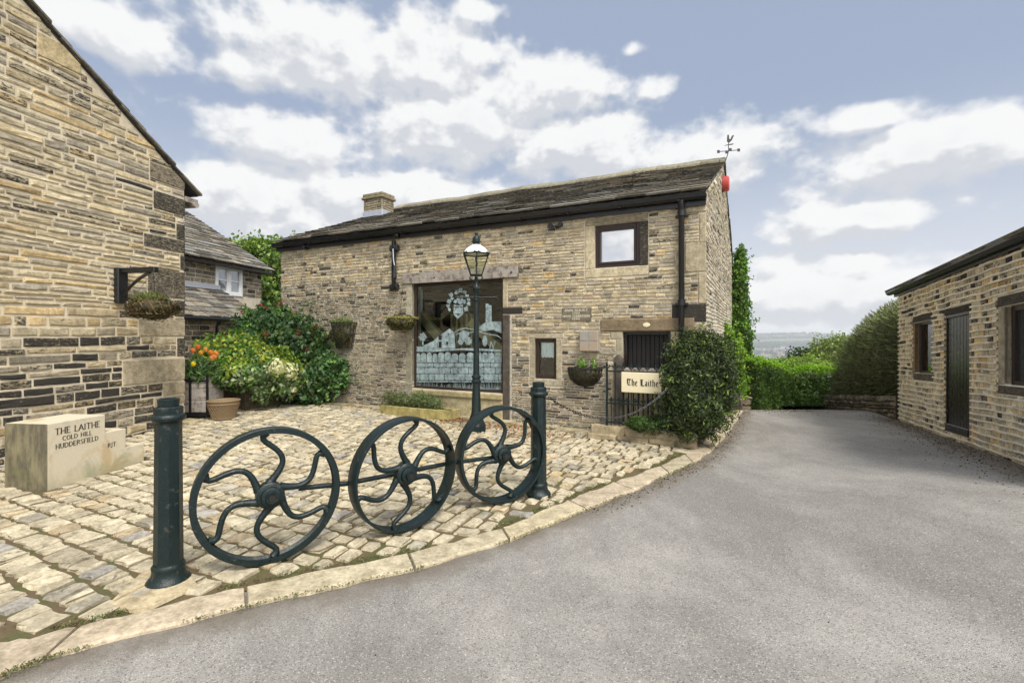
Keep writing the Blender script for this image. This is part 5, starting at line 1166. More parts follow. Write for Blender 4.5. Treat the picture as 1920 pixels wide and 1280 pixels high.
# lamp post
LP = Vector((-.633, 8.5, -.106)); lp = thing('lamp_post', 'dark green Victorian lamp post with a glazed lantern, standing before the picture window', 'street lamp', LP); lp.scale = (1.0625,)*3
m = MB(); m.lathe([(.17, -.02), (.17, .22), (.15, .26), (.125, .30), (.12, .34)], 8, rot=PI/8); m.build('plinth', M['green'], lp)
m = MB(); m.lathe([(.105, .33), (.105, .37), (.092, .39), (.080, .45), (.064, .88), (.062, .92), (.080, .93), (.082, .96), (.066, .975), (.066, 1.0), (.078, 1.01), (.076, 1.04), (.052, 1.06), (.046, 1.5), (.040, 2.25), (.040, 2.28), (.056, 2.29), (.056, 2.31), (.038, 2.33), (.040, 2.40), (.052, 2.45), (.068, 2.48), (.066, 2.50), (.045, 2.52), (.034, 2.58), (.03, 2.66), (.02, 2.70)], 20)
smooth_by_angle(m.build('post', M['green'], lp), 40)
m = MB(); m.tube([(-.33, 0, 2.345), (.33, 0, 2.345)], .013, 8)
for x in (-.33, .33, -.09, .09): m.ball((x, 0, 2.345), .02, 8)
m.ball((0, 0, 2.345), .045, 10); m.build('ladder_bar', M['green'], lp)
m = MB(); z0, z1, r0, r1 = 2.715, 3.065, .105, .235
for k in range(6):
    a = PI/6+2*PI*k/6+.12; b = a+PI/3
    m.tube([(cos(a)*r0, sin(a)*r0, z0), (cos(a)*r1, sin(a)*r1, z1)], .009, 6); m.tube([(cos(a)*r0, sin(a)*r0, z0), (cos(b)*r0, sin(b)*r0, z0)], .011, 6); m.tube([(cos(a)*r1, sin(a)*r1, z1), (cos(b)*r1, sin(b)*r1, z1)], .016, 6); m.tube([(cos(a)*r0*.9, sin(a)*r0*.9, z0), (cos(a)*.13, sin(a)*.13, z0-.05), (cos(a)*.03, sin(a)*.03, 2.60)], .007, 5)
    for i in range(3): q = (i+.5)/3; m.ball((cos(a)*r1*(1-q)+cos(b)*r1*q, sin(a)*r1*(1-q)+sin(b)*r1*q, z1+.02), .013, 6)
lf = m.build('lantern', M['green'], lp)
m = MB()
for k in range(6): a = PI/6+2*PI*k/6+.12; b = a+PI/3; m.quad([(cos(a)*r0, sin(a)*r0, z0), (cos(b)*r0, sin(b)*r0, z0), (cos(b)*r1, sin(b)*r1, z1), (cos(a)*r1, sin(a)*r1, z1)])
m.build('glass_panes', M['lampglass'], lf)
m = MB(); m.lathe([(.225, 3.07), (.205, 3.10), (.15, 3.165), (.07, 3.215), (.055, 3.22)], 24); smooth_by_angle(m.build('dome', simple('pale_dome_enamel', (.88, .88, .88), .6, namt=.03, bmp=0), lf), 50)
m = MB(); m.lathe([(.055, 3.215), (.055, 3.255), (.078, 3.262), (.078, 3.275), (.062, 3.285), (.064, 3.33), (.045, 3.36), (.018, 3.375), (.015, 3.385)], 16); m.ball((0, 0, 3.405), .026, 10); smooth_by_angle(m.build('finial', M['green'], lf), 40)
m = MB(); m.tube([(0, 0, 2.72), (0, 0, 2.86)], .012, 8); m.ball((0, 0, 2.90), .03, 8); m.build('burner', M['lead'], lf)
# ------------------------------------------------------------------ lettering
GL = {'T': (.8, [(0, 1, .8, 1), (.4, 1, .4, 0)], [(.4, 0)]), 'H': (.85, [(.1, 0, .1, 1), (.75, 0, .75, 1), (.1, .5, .75, .5)], [(.1, 0), (.1, 1), (.75, 0), (.75, 1)]), 'E': (.65, [(.1, 0, .1, 1), (.1, 1, .62, 1), (.1, .52, .5, .52), (.1, 0, .65, 0)], [(.05, 1), (.05, 0)]),
      'L': (.62, [(.1, 0, .1, 1), (.1, 0, .6, 0)], [(.1, 1), (.05, 0)]), 'A': (.85, [(.02, 0, .43, 1), (.43, 1, .84, 0), (.18, .36, .68, .36)], [(.04, 0), (.82, 0)]), 'I': (.3, [(.15, 0, .15, 1)], [(.15, 0), (.15, 1)]),
      'C': (.8, [(.76, .84, .55, 1), (.55, 1, .28, .94), (.28, .94, .08, .68), (.08, .68, .08, .32), (.08, .32, .28, .06), (.28, .06, .55, 0), (.55, 0, .76, .14)], []), 'O': (.9, [(.45, 1, .18, .86), (.18, .86, .06, .5), (.06, .5, .18, .14), (.18, .14, .45, 0), (.45, 0, .72, .14), (.72, .14, .84, .5), (.84, .5, .72, .86), (.72, .86, .45, 1)], []),
      'D': (.85, [(.1, 0, .1, 1), (.1, 1, .45, .97), (.45, .97, .74, .75), (.74, .75, .78, .5), (.78, .5, .74, .25), (.74, .25, .45, .03), (.45, .03, .1, 0)], []), 'U': (.8, [(.1, 1, .1, .3), (.1, .3, .22, .06), (.22, .06, .42, 0), (.42, 0, .62, .08), (.62, .08, .7, .3), (.7, .3, .7, 1)], [(.1, 1), (.7, 1)]),
      'R': (.75, [(.1, 0, .1, 1), (.1, 1, .5, .97), (.5, .97, .64, .75), (.64, .75, .5, .53), (.5, .53, .1, .5), (.36, .5, .74, 0)], [(.1, 0)]), 'S': (.62, [(.54, .85, .36, 1), (.36, 1, .12, .88), (.12, .88, .12, .68), (.12, .68, .5, .38), (.5, .38, .52, .16), (.52, .16, .32, 0), (.32, 0, .06, .13)], []),
      'F': (.6, [(.1, 0, .1, 1), (.1, 1, .6, 1), (.1, .52, .48, .52)], [(.1, 0)]), 'J': (.4, [(.25, 1, .25, .05), (.25, .05, .12, -.15), (.12, -.15, .0, -.12)], [(.25, 1)]), 'B': (.7, [(.1, 0, .1, 1), (.1, 1, .46, .97), (.46, .97, .58, .76), (.58, .76, .44, .54), (.44, .54, .1, .52), (.44, .54, .62, .28), (.62, .28, .48, .03), (.48, .03, .1, 0)], []),
      'N': (.85, [(.1, 0, .1, 1), (.1, 1, .74, 0), (.74, 0, .74, 1)], [(.1, 0), (.74, 1)]), 'V': (.8, [(.03, 1, .4, 0), (.4, 0, .78, 1)], [(.05, 1), (.76, 1)]), '1': (.4, [(.2, 0, .2, 1), (.2, 1, .05, .85)], [(.2, 0)]), '7': (.6, [(.05, 1, .55, 1), (.55, 1, .2, 0)], []),
      '0': (.65, [(.33, 1, .12, .8), (.12, .8, .12, .2), (.12, .2, .33, 0), (.33, 0, .54, .2), (.54, .2, .54, .8), (.54, .8, .33, 1)], []), '8': (.65, [(.33, 1, .14, .78), (.14, .78, .5, .3), (.5, .3, .33, 0), (.33, 0, .14, .3), (.14, .3, .5, .78), (.5, .78, .33, 1)], []), '9': (.65, [(.52, .6, .33, .42), (.33, .42, .12, .7), (.12, .7, .33, 1), (.33, 1, .52, .75), (.52, .75, .46, .3), (.46, .3, .25, 0)], []), ' ': (.5, [], [])}
def letter(mb, txt, cx, z, h, w=None, y0=-.004, y1=-.001, track=.12, skew=0.0, bold=.13):
    W_ = sum(GL[c][0]+track for c in txt)-track; k = (w/W_) if w else h; x = cx-W_*k/2
    for i, c in enumerate(txt):
        g_, st, sf = GL[c]; zz = z
        P_ = lambda a, b: (x+a*k, zz+b*h)
        for (a, b, c_, d) in st:
            th = bold*h*(1.0 if abs(c_-a) < .35*abs(d-b)+.12 else .55); mb.stroke(P_(a, b), P_(c_, d), th, y0+random.uniform(0, .0004), y1)
        for (a, b) in sf: mb.stroke((x+a*k-.12*h, zz+b*h), (x+a*k+.12*h, zz+b*h), .05*h, y0+.0003, y1)
        x += (g_+track)*k
# carved step block
sb = thing('carved_step_block', 'pale carved stone mounting block with three steps and a house name cut into its side', 'stone steps', (*STEP.o, 0), STEP.a)
m = MB(); sx = [0, STEP.loc(197, 800)[0], STEP.loc(236, 830)[0], STEP.loc(270, 845)[0]]; zt_ = [.725, .50, .25]
poly = [(0, -.02), (sx[3], -.02), (sx[3], zt_[2]), (sx[2], zt_[2]), (sx[2], zt_[1]), (sx[1], zt_[1]), (sx[1], zt_[0]), (0, zt_[0])]
m.prism(poly, 0, .54); 
def blockmat():
    m, T, b, o = mat_new('carved_limestone'); co = T.new('ShaderNodeTexCoord').outputs['Object']; x, y, z = T.xyz(co)[:3]
    n = T.noise(co, 3.5, 6, .65, .6); n2 = T.noise(co, 30, 5, .7)
    c = T.mix(n2, (.50, .44, .32), (.62, .56, .43)); c = T.mix(T.ramp(T.noise(co, 2.3, 5, .6, .8), .52, .66, 0, .6), c, (.42, .29, .13)); c = T.mix(T.ramp(n, .52, .7, 0, .5), c, (.30, .30, .26))
    c = T.mix(T.ramp(T.math('ADD', T.math('MULTIPLY', z, -1.6), n), .15, .6, 0, .45), c, (.26, .25, .11))
    geo = T.new('ShaderNodeNewGeometry'); endm = T.ramp(x, .012, .002)           # the weathered end is stained almost black
    st = T.mix(T.ramp(T.noise(T.vmath('MULTIPLY', co, (1, 1, .35)), 9, 6, .7), .35, .7), (.055, .048, .034), (.20, .18, .10)); st = T.mix(T.ramp(T.noise(co, 4, 4), .55, .7, 0, .6), st, (.13, .13, .05))
    c = T.mix(T.math('MULTIPLY', endm, .93), c, st); T.put(b.inputs['Base Color'], c); b.inputs['Roughness'].default_value = .9; bump(T, b, n2, .35, .006); return m
so2 = m.build('block', blockmat(), sb)
bv = so2.modifiers.new('b', 'BEVEL'); bv.width = .006; bv.segments = 2; bv.limit_method = 'ANGLE'
m = MB()
def sl(txt, a, b, h, w):
    s0, z0 = STEP.loc(*a); s1, z1 = STEP.loc(*b); letter(m, txt, (s0+s1)/2, (z0+z1)/2, h, s1-s0, bold=.15)
sl('THE LAITHE', (103, 813), (187, 801), .068, 1); sl('COLD HILL', (117, 824.5), (172, 815), .048, 1); sl('HUDDERSFIELD', (104, 840), (184, 826), .052, 1); sl('RJT', (202, 838), (217, 836), .052, 1)
m.build('lettering', M['ink'], sb)
# plaque on the barn
a, b, c, d = PLQ; pq = thing('stone_plaque', 'dark stone date plaque with pale lettering set in the barn wall', 'plaque', BARN.world(a, -.02, c), BARN.a)
m = MB(); m.box(0, b-a, 0, .06, 0, d-c, 0, (.17, .15, .115, .15), .008); m.build('slab', M['st_block'], pq)
m = MB(); W_ = b-a; H_ = d-c
for (t, zf_, wf_) in (('BARN REBUILT', .72, .78), ('1708', .50, .26), ('HOUSE CONVERSION', .27, .92), ('1990', .05, .26)): letter(m, t, W_/2, H_*zf_, H_*.17, W_*wf_, y0=-.003, y1=-.0005, bold=.2)
m.build('lettering', simple('plaque_lettering', (.60, .56, .44), .8, bmp=0), pq)
# meter box
r = BARN.rect((1086, 620, 658.5), (1121, 619.7, 658.5), -.12); mx = thing('vent_cover', 'square four-panel stone-coloured metal cover fixed to the wall right of the small window', 'wall box', BARN.world(r[0], 0, r[2]), BARN.a); W_, H_ = r[1]-r[0], r[3]-r[2]
m = MB(); m.box(0, W_, -.115, -.01, 0, H_, bev=.006); m.build('body', M['metalbox'], mx)
for i in (0, 1):
    for j in (0, 1): m = MB(); m.box(.008+i*W_/2, W_/2-.006+i*W_/2, -.122, -.114, .008+j*H_/2, H_/2-.006+j*H_/2, bev=.003); m.build('panel', M['metalbox'], mx)
# hanging hayrack planters
def rack(name, label, px, py0, py1, hw_, dep, round_, n=9, mossn=True, green=0):
    s, zt = BARN.loc(px, py0); zb = BARN.loc(px, py1)[1]; H = zt-zb; t = thing(name, label, 'wall basket', BARN.world(s, 0, zt), BARN.a, 0) if False else thing(name, label, 'wall basket', BARN.world(s, -.015, zt), BARN.a)
    def pt(a, k):   # a along the half ring 0..pi, k depth 0 top .. 1 bottom
        q = (1-k**2.4)**.5 if round_ else 1-.35*k; return (-hw_*q*cos(a), -dep*(q if round_ else 1-.5*k)*sin(a), -H*k)
    f = MB()
    for i in range(n): a = PI*i/(n-1); f.tube([pt(a, k) for k in ((0, .2, .4, .6, .8, .92, 1) if round_ else (-.06, .3, .6, 1))], .010, 5)
    f.tube([pt(PI*i/20, 0) for i in range(21)], .012, 5); f.tube([pt(PI*i/20, .45) for i in range(21)], .009, 5)
    if not round_: f.tube([pt(PI*i/20, 1) for i in range(21)], .011, 5)
    f.tube([(-hw_, 0, 0), (hw_, 0, 0)], .01, 5); f.build('iron_bars', M['iron'], t)
    L_ = MB(); V = []; nu, nv = 18, 8
    for j in range(nv+1):
        for i in range(nu+1): p = pt(PI*i/nu, .06+.92*j/nv); r_ = .92+random.uniform(-.03, .03); V.append((p[0]*r_, p[1]*r_, p[2]))
    L_.add(V, [(j*(nu+1)+i, j*(nu+1)+i+1, (j+1)*(nu+1)+i+1, (j+1)*(nu+1)+i) for j in range(nv) for i in range(nu)]+[tuple(range(nu+1))]); L_.build('moss_liner', M['moss'], t)
    return t, H
t, H = rack('hayrack_planter', 'black barred manger planter full of dark moss, left of the hoist', 648, 606, 652, .37, .26, False, 13)
P, Nn = shell([(-.15, -.12, .04, .16, .10, .07), (.12, -.12, .05, .18, .1, .09), (0, -.1, .02, .3, .1, .05)], 700, .5, 1.2, .2); leafmesh('foliage', P, Nn, .045, tint(700, [(.12, .20, .05), (.20, .24, .06)], None), M['leaf'], t, .3, 0)
P, Nn = shell([(0, -.17, -.28, .30, .11, .22)], 1500, .8, 1.1, .1); leafmesh('dry_tendrils', P, Nn, .06, tint(1500, [(.05, .045, .025), (.03, .028, .018), (.11, .12, .04)], None), M['leaf'], t, .2, .8)
t, H = rack('hayrack_planter', 'black half-round wall basket with a small green sprig, left of the name sign', 1097.5, 689, 724, .31, .26, True, 11)
P, Nn = shell([(-.02, -.12, .06, .08, .07, .10), (.2, -.1, .05, .04, .04, .12)], 420, .4, 1.2, .2); leafmesh('foliage', P, Nn, .05, tint(420, [(.14, .26, .05), (.24, .36, .08)], None), M['leaf'], t, .4, 0)
P, Nn = shell([(0, -.13, -.12, .25, .13, .16)], 1100, .8, 1.1, .1); leafmesh('dry_tendrils', P, Nn, .05, tint(1100, [(.05, .045, .025), (.03, .028, .018), (.09, .09, .04)], None), M['leaf'], t, .2, .8)
# hoist bar on the barn with its hanging basket
hx, hz1 = BARN.loc(744, 452); hz0 = BARN.loc(744, 540)[1]; ht = thing('iron_hoist', 'tall black iron hoist bracket fixed to the barn wall beside the timber lintel', 'hoist', BARN.world(hx, 0, hz0), BARN.a); H = hz1-hz0
m = MB(); m.box(-.035, .035, -.14, -.06, .0, H, bev=.008); m.build('upright', M['black'], ht)
for z in (.02, H-.17):
    m = MB(); m.lathe([(.06, -.08), (.075, -.075), (.075, .075), (.06, .08)], 12, (0, 0, 0)); m.v = [(p[2]*1.3, p[1]*.8-.08, p[0]+z) for p in m.v]; m.build('roller_bracket', M['iron'], ht); 
m = MB(); m.tube([(.03, -.16, H-.2), (.08, -.2, H*.55), (.15, -.24, H*.42)], .012, 6); m.build('arm', M['lead'], ht)
m = MB(); m.tube([(.15, -.24, H*.44), (.16, -.25, H*.20), (.08, -.22, .06), (.0, -.16, -.02)], [.03, .045, .03, .02], 8); m.build('hook', M['iron'], ht)
m = MB(); m.ball((.08, -.09, H+.10), .055, 12); m.build('lamp_globe', M['black'], ht)
bx, bz = BARN.loc(753, 597, -.34); hbk = thing('hanging_basket', 'mossy hanging basket slung on chains left of the picture window', 'hanging basket', BARN.world(bx, -.34, bz), BARN.a)
def basket(t, R, H, nsp, seed, cols, curl=False):
    m = MB(); V = []; nu, nv = 22, 8
    for j in range(nv+1):
        for i in range(nu): a = 2*PI*i/nu; k = j/nv; r_ = R*(1-k**2.3)**.5*(1+random.uniform(-.06, .06)) if j < nv else .01; V.append((r_*cos(a), r_*sin(a), -H*k+random.uniform(-.01, .01)))
    m.add(V, [(j*nu+i, j*nu+(i+1) % nu, (j+1)*nu+(i+1) % nu, (j+1)*nu+i) for j in range(nv) for i in range(nu)]+[tuple(range(nu))]); m.build('moss_bowl', M['moss'], t)
    P, Nn = shell([(0, 0, -H*.35, R*.98, R*.98, H*.62)], nsp, .9, 1.12, .1); leafmesh('moss_tufts', P, Nn, .05, tint(nsp, cols, None, .4), M['leaf'], t, .5, 1.0)
basket(hbk, .30, .24, 1500, 1, [(.10, .09, .03), (.05, .045, .02), (.20, .18, .06)])
P, Nn = shell([(0, 0, .01, .31, .31, .04)], 900, .8, 1.1, .1); leafmesh('dry_grass', P, Nn, .05, tint(900, [(.42, .38, .14), (.30, .26, .10)], None), M['leaf'], hbk, .3, 0)
m = MB()
for a in (.3, 2.4, 4.5): m.tube([(.3*cos(a), .3*sin(a), 0), (-.06, .1, BARN.loc(748, 543)[1]-bz)], .005, 4)
m.build('chain', M['iron'], hbk)
# floodlights under the gutter
for (px, py, lab) in [(1047, 425, 'pair of small black floodlights under the gutter left of the upper window'), (578, 466, 'small black floodlight under the gutter at the far left end of the barn')]:
    s, z = BARN.loc(px, py); t = thing('floodlight', lab, 'floodlight', BARN.world(s, 0, z), BARN.a, 'floodlights under the barn gutter'); m = MB(); m.box(-.05, .05, -.05, 0, -.03, .03, bev=.008); m.build('bracket', M['black'], t)
    for sg in ((-1, 1) if px > 900 else (0,)):
        m = MB(); m.lathe([(.025, .03), (.03, 0), (.055, -.07), (.052, -.075)], 14, (sg*.10, -.09, 0), axis='y'); m.build('lamp_head', M['black'], t)
        m = MB(); m.tube([(0, -.04, 0), (sg*.1, -.07, .0)], .012, 6); m.build('neck', M['black'], t)
# bracket and basket on the big house
W = HOUSE; s, z1 = W.loc(222, 503); z0 = W.loc(222, 568)[1]; br_ = thing('wall_bracket', 'black wooden gallows bracket projecting from the dark house wall', 'bracket', W.world(s, 0, z0), W.a); H = z1-z0
m = MB(); m.box(-.085, .085, -.10, -.0, 0, H, bev=.012); m.build('upright', M['black'], br_)
m = MB(); m.box(-.045, .045, -.75, -.10, H-.085, H+.0, bev=.01); m.build('arm', M['black'], br_)
m = MB(); n = 10; V = []
for i in range(n+1):
    t_ = i/n; y = -.09-.56*t_; z = .10+(H-.17)*(t_**.8)+.03*sin(PI*t_); 
    for (dx, dz2) in ((-.03, -.045), (.03, -.045), (.03, .035), (-.03, .035)): V.append((dx, y-dz2*.6, z+dz2*.6))
m.add(V, [(i*4+k, i*4+(k+1) % 4, (i+1)*4+(k+1) % 4, (i+1)*4+k) for i in range(n) for k in range(4)]); m.build('curved_brace', M['black'], br_)
q = at(287, 566, 7.62); hb2 = thing('hanging_basket', 'round mossy hanging basket with dry twigs under the black gallows bracket', 'hanging basket', q)
basket(hb2, .32, .28, 1600, 2, [(.10, .07, .03), (.16, .13, .05), (.03, .025, .015)])
P, Nn = shell([(-.02, 0, .05, .20, .20, .08)], 700, .3, 1.2, .2); leafmesh('foliage', P, rng.normal(size=P.shape), .10, tint(700, [(.22, .28, .06), (.14, .18, .05), (.10, .09, .05)], None), M['leaf'], hb2, .16, 0, along=np.tile([[0, 0, 3.]], (700, 1))+Nn)
m = MB()
for k in range(13):
    a = random.uniform(0, 2*PI); r_ = random.uniform(.2, .5); ex = abs(cos(a))*r_ if k < 9 else cos(a)*r_; h = random.uniform(.15, .45); m.tube([(0, 0, 0), (ex*.4, sin(a)*r_*.3, h*.6), (ex, sin(a)*r_*.5, h+random.uniform(-.1, .05))], [.006, .004, .002], 4, col=(.3, .2, .12, 0))
m.build('twigs', M['bark'], hb2); m = MB()
for k in range(16): a = 2*PI*k/16; m.tube([(cos(a+u*.3)*.33*(1-.15*(u+1)), sin(a+u*.3)*.33*(1-.15*(u+1)), -.06-.09*(u+1)-.05*cos(u*PI)) for u in (-1, -.5, 0, .5, 1)], .010, 5)
m.build('wicker_weave', M['wicker'], hb2)
m = MB()
for k in range(3): a = 2*PI*k/3; m.tube([(cos(a)*.3, sin(a)*.3, 0), (.0, 0, z1-.08-q.z)], .004, 4)
m.build('chain', M['iron'], hb2)
# alarm box and weathervane on the gable
t = thing('alarm_box', 'round red alarm bell high on the barn gable', 'alarm', BARN.world(BL_, 4.05, 5.28), BARN.a); m = MB(); m.lathe([(.13, .0), (.15, .01), (.15, .14), (.12, .165)], 20); m.v = [(p[2], p[0], p[1]*1.2) for p in m.v]; m.build('body', M['red'], t)
m = MB(); m.box(-.001, .02, -.17, .17, -.2, .2); m.build('backplate', M['black'], t)
p = BARN.world(BL_+.02, 4.5, 0); wv = thing('weathervane', 'small iron cockerel weathervane on the barn ridge end', 'weathervane', (p.x, p.y, 6.0))
zz = lambda py: EYE+(HZ-py)/F*p.y-6.0
m = MB(); m.tube([(-.0, 0, -.15), (.09, 0, .12), (.115, 0, .22), (.115, 0, zz(262))], .010, 6); m.build('rod', M['iron'], wv)
m = MB(); z = zz(283); m.tube([(-.09, .05, z), (.32, -.05, z)], .009, 5); m.tube([(.02, -.12, z-.07), (.21, .12, z+.07)], .009, 5)
for (x, y, dz_) in ((-.11, .05, 0), (.34, -.05, 0), (.01, -.13, -.08), (.22, .13, .08)): m.box(x-.03, x+.03, y-.008, y+.008, z+dz_-.035, z+dz_+.035)
m.build('compass_arms', M['iron'], wv)
m = MB(); z = zz(273); m.prism([(.0, z-.02), (.05, z), (.22, z+.02), (.24, z+.05), (.18, z+.04), (.04, z+.01)], -.008, .008); z = zz(266)
m.prism([(.08, z), (.14, z-.02), (.19, z+.03), (.25, z+.16), (.20, z+.15), (.16, z+.06), (.13, z+.07), (.12, z+.17), (.09, z+.17), (.08, z+.08)], -.008, .008); m.build('cockerel', M['iron'], wv)
# ------------------------------------------------------------------ low wall, railing, sign, gatepost, pickets, chain
LWs0, LWs1 = 8.40, 10.12; yf = -.58
A = BARN.world(LWs0, yf); Bp = BARN.world(LWs1, yf)
t = thing('low_stone_wall', 'low wall of big rough stones carrying the iron railing by the door', 'wall', (A.x, A.y, -.02), BARN.a); m = MB()
s = 0
while s < LWs1-LWs0-.05:
    l_ = min(random.uniform(.38, .62), LWs1-LWs0-s); m.stone(s+.006, s+l_-.006, .0, .115, .05, (*tan(random.uniform(.28, .36), 0), .25), 0, jit=.02, bev=.03, nc=4, y0=0); s += l_
s = .04
while s < LWs1-LWs0-.05: l_ = min(random.uniform(.32, .6), LWs1-LWs0-s); m.stone(s+.006, s+l_-.006, .12, .245, .02, (*tan(random.uniform(.30, .38), 0), .2), 0, jit=.02, bev=.035, nc=4, y0=.02); m.box(s+.01, s+l_-.01, .0, .24, .0, .236, 0, (.34, .29, .2, .2), .02); s += l_
x1 = LWs1-LWs0
m.build('stonework', [M['st_block']], t)
sb_ = MB(); sb_.box(.9, x1-.05, .20, .56, 0, .17); sb_.build('soil', M['soil'], t)
yr = -.46; zb_ = .215; rl = thing('iron_railing', 'dark blue-green iron railing with fleur-de-lis tops on the low wall by the door', 'railing', BARN.world(0, yr, 0), BARN.a)
RX = [BARN.loc(px, 690, yr)[0] for px in (1138, 1153.5, 1168.5, 1183.5, 1198.5, 1213.5, 1230.5, 1247.5)]; zr = BARN.loc(1190, 697, yr)[1]; zr2 = BARN.loc(1170, 757, yr)[1]; ztp = BARN.loc(1190, 680, yr)[1]; dxr = RX[1]-RX[0]
RX += [RX[-1]+dxr*k for k in (1, 2, 3)]
for (z, x0, x1) in ((zr, RX[0], RX[-1]), (zr2, RX[0], RX[-1]), (zb_+.06, RX[0], RX[-1])): m = MB(); m.box(x0-.01, x1, -.008, .008, z-.012, z+.012); m.build('rail', M['green'], rl)
m = MB(); m.box(RX[0]-.016, RX[0]+.016, -.016, .016, zb_, zr+.05); m.build('post', M['green'], rl)
def fleur(x, z, h, par):
    m = MB(); m.stroke((x, z), (x, z+h*.35), .012, -.008, .008); m.prism([(x-.003, z+h*.3), (x+.022, z+h*.62), (x, z+h), (x-.022, z+h*.62)], -.009, .009)
    for sg in (-1, 1):
        pts = [(x+sg*u*h, -.0, z+v*h) for (u, v) in ((.04, .28), (.18, .38), (.30, .58), (.38, .56), (.36, .44))]; m.tube(pts, [.008, .011, .012, .010, .006], 5)
    m.box(x-.022, x+.022, -.011, .011, z+h*.27, z+h*.35); m.build('fleur_de_lis', M['green'], par)
for i, x in enumerate(RX):
    fleur(x, zr, ztp-zr+.012, rl)
    if i:
        m = MB(); m.tube([(x, 0, zr2), (x, 0, zr)] if i > 3 else [(x, 0, zb_+.06), (x, 0, zr)], .008, 5); m.build('bar', M['green'], rl)
for px in (1146, 1161, 1176, 1191, 1206, 1221): fleur(BARN.loc(px, 750, yr)[0], zr2, .115, rl); x = BARN.loc(px, 750, yr)[0]; m = MB(); m.tube([(x, 0, zb_), (x, 0, zr2)], .008, 5); m.build('bar', M['green'], rl)
r = BARN.rect((1165, 698, 735.5), (1245, 699, 738), yr-.04); sg_ = thing('name_sign', 'cream wooden name sign in black letter script hung on the iron railing', 'sign', BARN.world(r[0], yr-.045, r[2]), BARN.a); W_, H_ = r[1]-r[0], r[3]-r[2]
m = MB(); m.box(0, W_, 0, .03, 0, H_, bev=.006); m.build('board', M['cream'], sg_)
# black-letter strokes on a unit grid: (x0,z0,x1,z1,w0,w1)
BLK = {'T': (.78, [(.05, .95, .72, .88, .17, .15), (.10, .88, .16, .30, .17, .15), (.16, .28, .42, .05, .16, .12), (.42, .05, .66, .22, .10, .06), (.44, .84, .44, .30, .10, .08)]), 'L': (.72, [(.12, 1, .20, .15, .12, .2), (.30, .95, .32, .20, .14, .14), (.10, .12, .66, .06, .16, .14), (.32, .95, .52, .85, .12, .06), (.05, .60, .20, .55, .06, .06)]),
       'h': (.5, [(.10, 1.0, .10, .04, .13, .13), (.10, .60, .36, .68, .07, .10), (.36, .66, .40, .10, .13, .12), (.40, .10, .26, -.14, .10, .03), (.06, .0, .18, .08, .07, .07)]), 'e': (.42, [(.10, .52, .10, .14, .13, .13), (.10, .54, .28, .68, .07, .10), (.26, .66, .36, .46, .12, .09), (.36, .46, .12, .36, .05, .05), (.10, .14, .22, .0, .12, .10), (.22, .0, .38, .12, .09, .04)]),
       'a': (.46, [(.10, .62, .30, .68, .08, .10), (.32, .66, .32, .08, .13, .13), (.32, .40, .10, .34, .06, .07), (.10, .34, .10, .10, .12, .12), (.10, .10, .20, .0, .10, .08), (.20, .0, .32, .12, .06, .06), (.32, .08, .42, .0, .09, .05)]), 'i': (.26, [(.12, .62, .12, .10, .13, .13), (.04, .56, .14, .70, .08, .08), (.12, .08, .22, .0, .11, .05), (.10, .86, .16, .94, .07, .07)]), 't': (.34, [(.14, .90, .12, .12, .11, .13), (.02, .64, .30, .64, .07, .07), (.12, .1, .24, -.01, .11, .06)]), ' ': (.34, [])}
m = MB(); x = W_*.135; h_ = H_*.34; k_ = W_*.745/sum(BLK[c][0]+.06 for c in 'The Laithe'); z_ = H_*.34
for c in 'The Laithe':
    for (a, b, c2_, d, w0, w1) in BLK[c][1]: m.stroke((x+a*k_, z_+b*h_), (x+c2_*k_, z_+d*h_), w0*h_*1.05, -.003-random.uniform(0, .0006), .001, w2=w1*h_*1.05)
    x += (BLK[c][0]+.06)*k_
m.build('lettering', M['ink'], sg_)
gp0 = BARN.loc(1150, 700, -.33)[0]; gp1 = BARN.loc(1166.5, 700, -.33)[0]; gz1 = BARN.loc(1158, 664, -.33)[1]
t = thing('gatepost', 'weathered dark timber gatepost with a pointed head behind the railing', 'post', BARN.world(gp0, -.33, 0), BARN.a); W_ = gp1-gp0; m = MB(); m.prism([(0, 0), (W_, 0), (W_, gz1-.07), (W_/2, gz1), (0, gz1-.07)], 0, .12); m.build('post', M['darkpost'], t)
pf = thing('picket_gate', 'pale slatted timber gate behind the railing, below the name sign', 'gate', BARN.world(gp1+.01, -.25, 0), BARN.a)
pw = (BARN.loc(1262, 740, -.25)[0]-gp1)/10
for i in range(10): m = MB(); m.box(i*pw+.010, (i+1)*pw-.014, -.012, .012, .12, BARN.loc(1200, 700, -.25)[1]+random.uniform(-.01, .01), bev=.004); m.build('slat', M['palewood'], pf)
for z in (.22, .80): m = MB(); m.box(0, pw*10, .013, .05, z, z+.08); m.build('cross_rail', M['palewood'], pf)
ctop = BARN.loc(1200, 692, -.25)[1]; m = MB(); m.box(-.01, pw*10, -.03, .03, ctop-.05, ctop+.02, bev=.01); m.build('top_rail', M['oldwood'], pf)
chn = thing('barrier_chain', 'sagging dark chain strung between the far bollard and the yew', 'chain', (0, 0, 0)); m = MB()
c0 = Vector((BR1.x+.11, BR1.y+.02, 1.04)); c1_ = at(1250, 730, 6.35); n = 46; L_ = (c1_-c0).length
for i in range(n):
    a_, b_2 = i/n, (i+1)/n; f_ = lambda t: c0.lerp(c1_, t)+Vector((0, 0, -.30*4*t*(1-t))); p, q = f_(a_), f_(b_2); dv = (q-p).normalized(); sd_ = (dv.cross(Vector((0, 0, 1))) if i % 2 else Vector((0, 0, 1))).normalized(); ln = (q-p).length*.72
    cc_ = (p+q)/2; pts = [cc_+dv*(cos(u)*ln)+sd_*(sin(u)*.013) for u in [2*PI*k/8 for k in range(9)]]; m.tube(pts, .0042, 4, cap=False)
m.build('chain_links', M['iron'], chn)
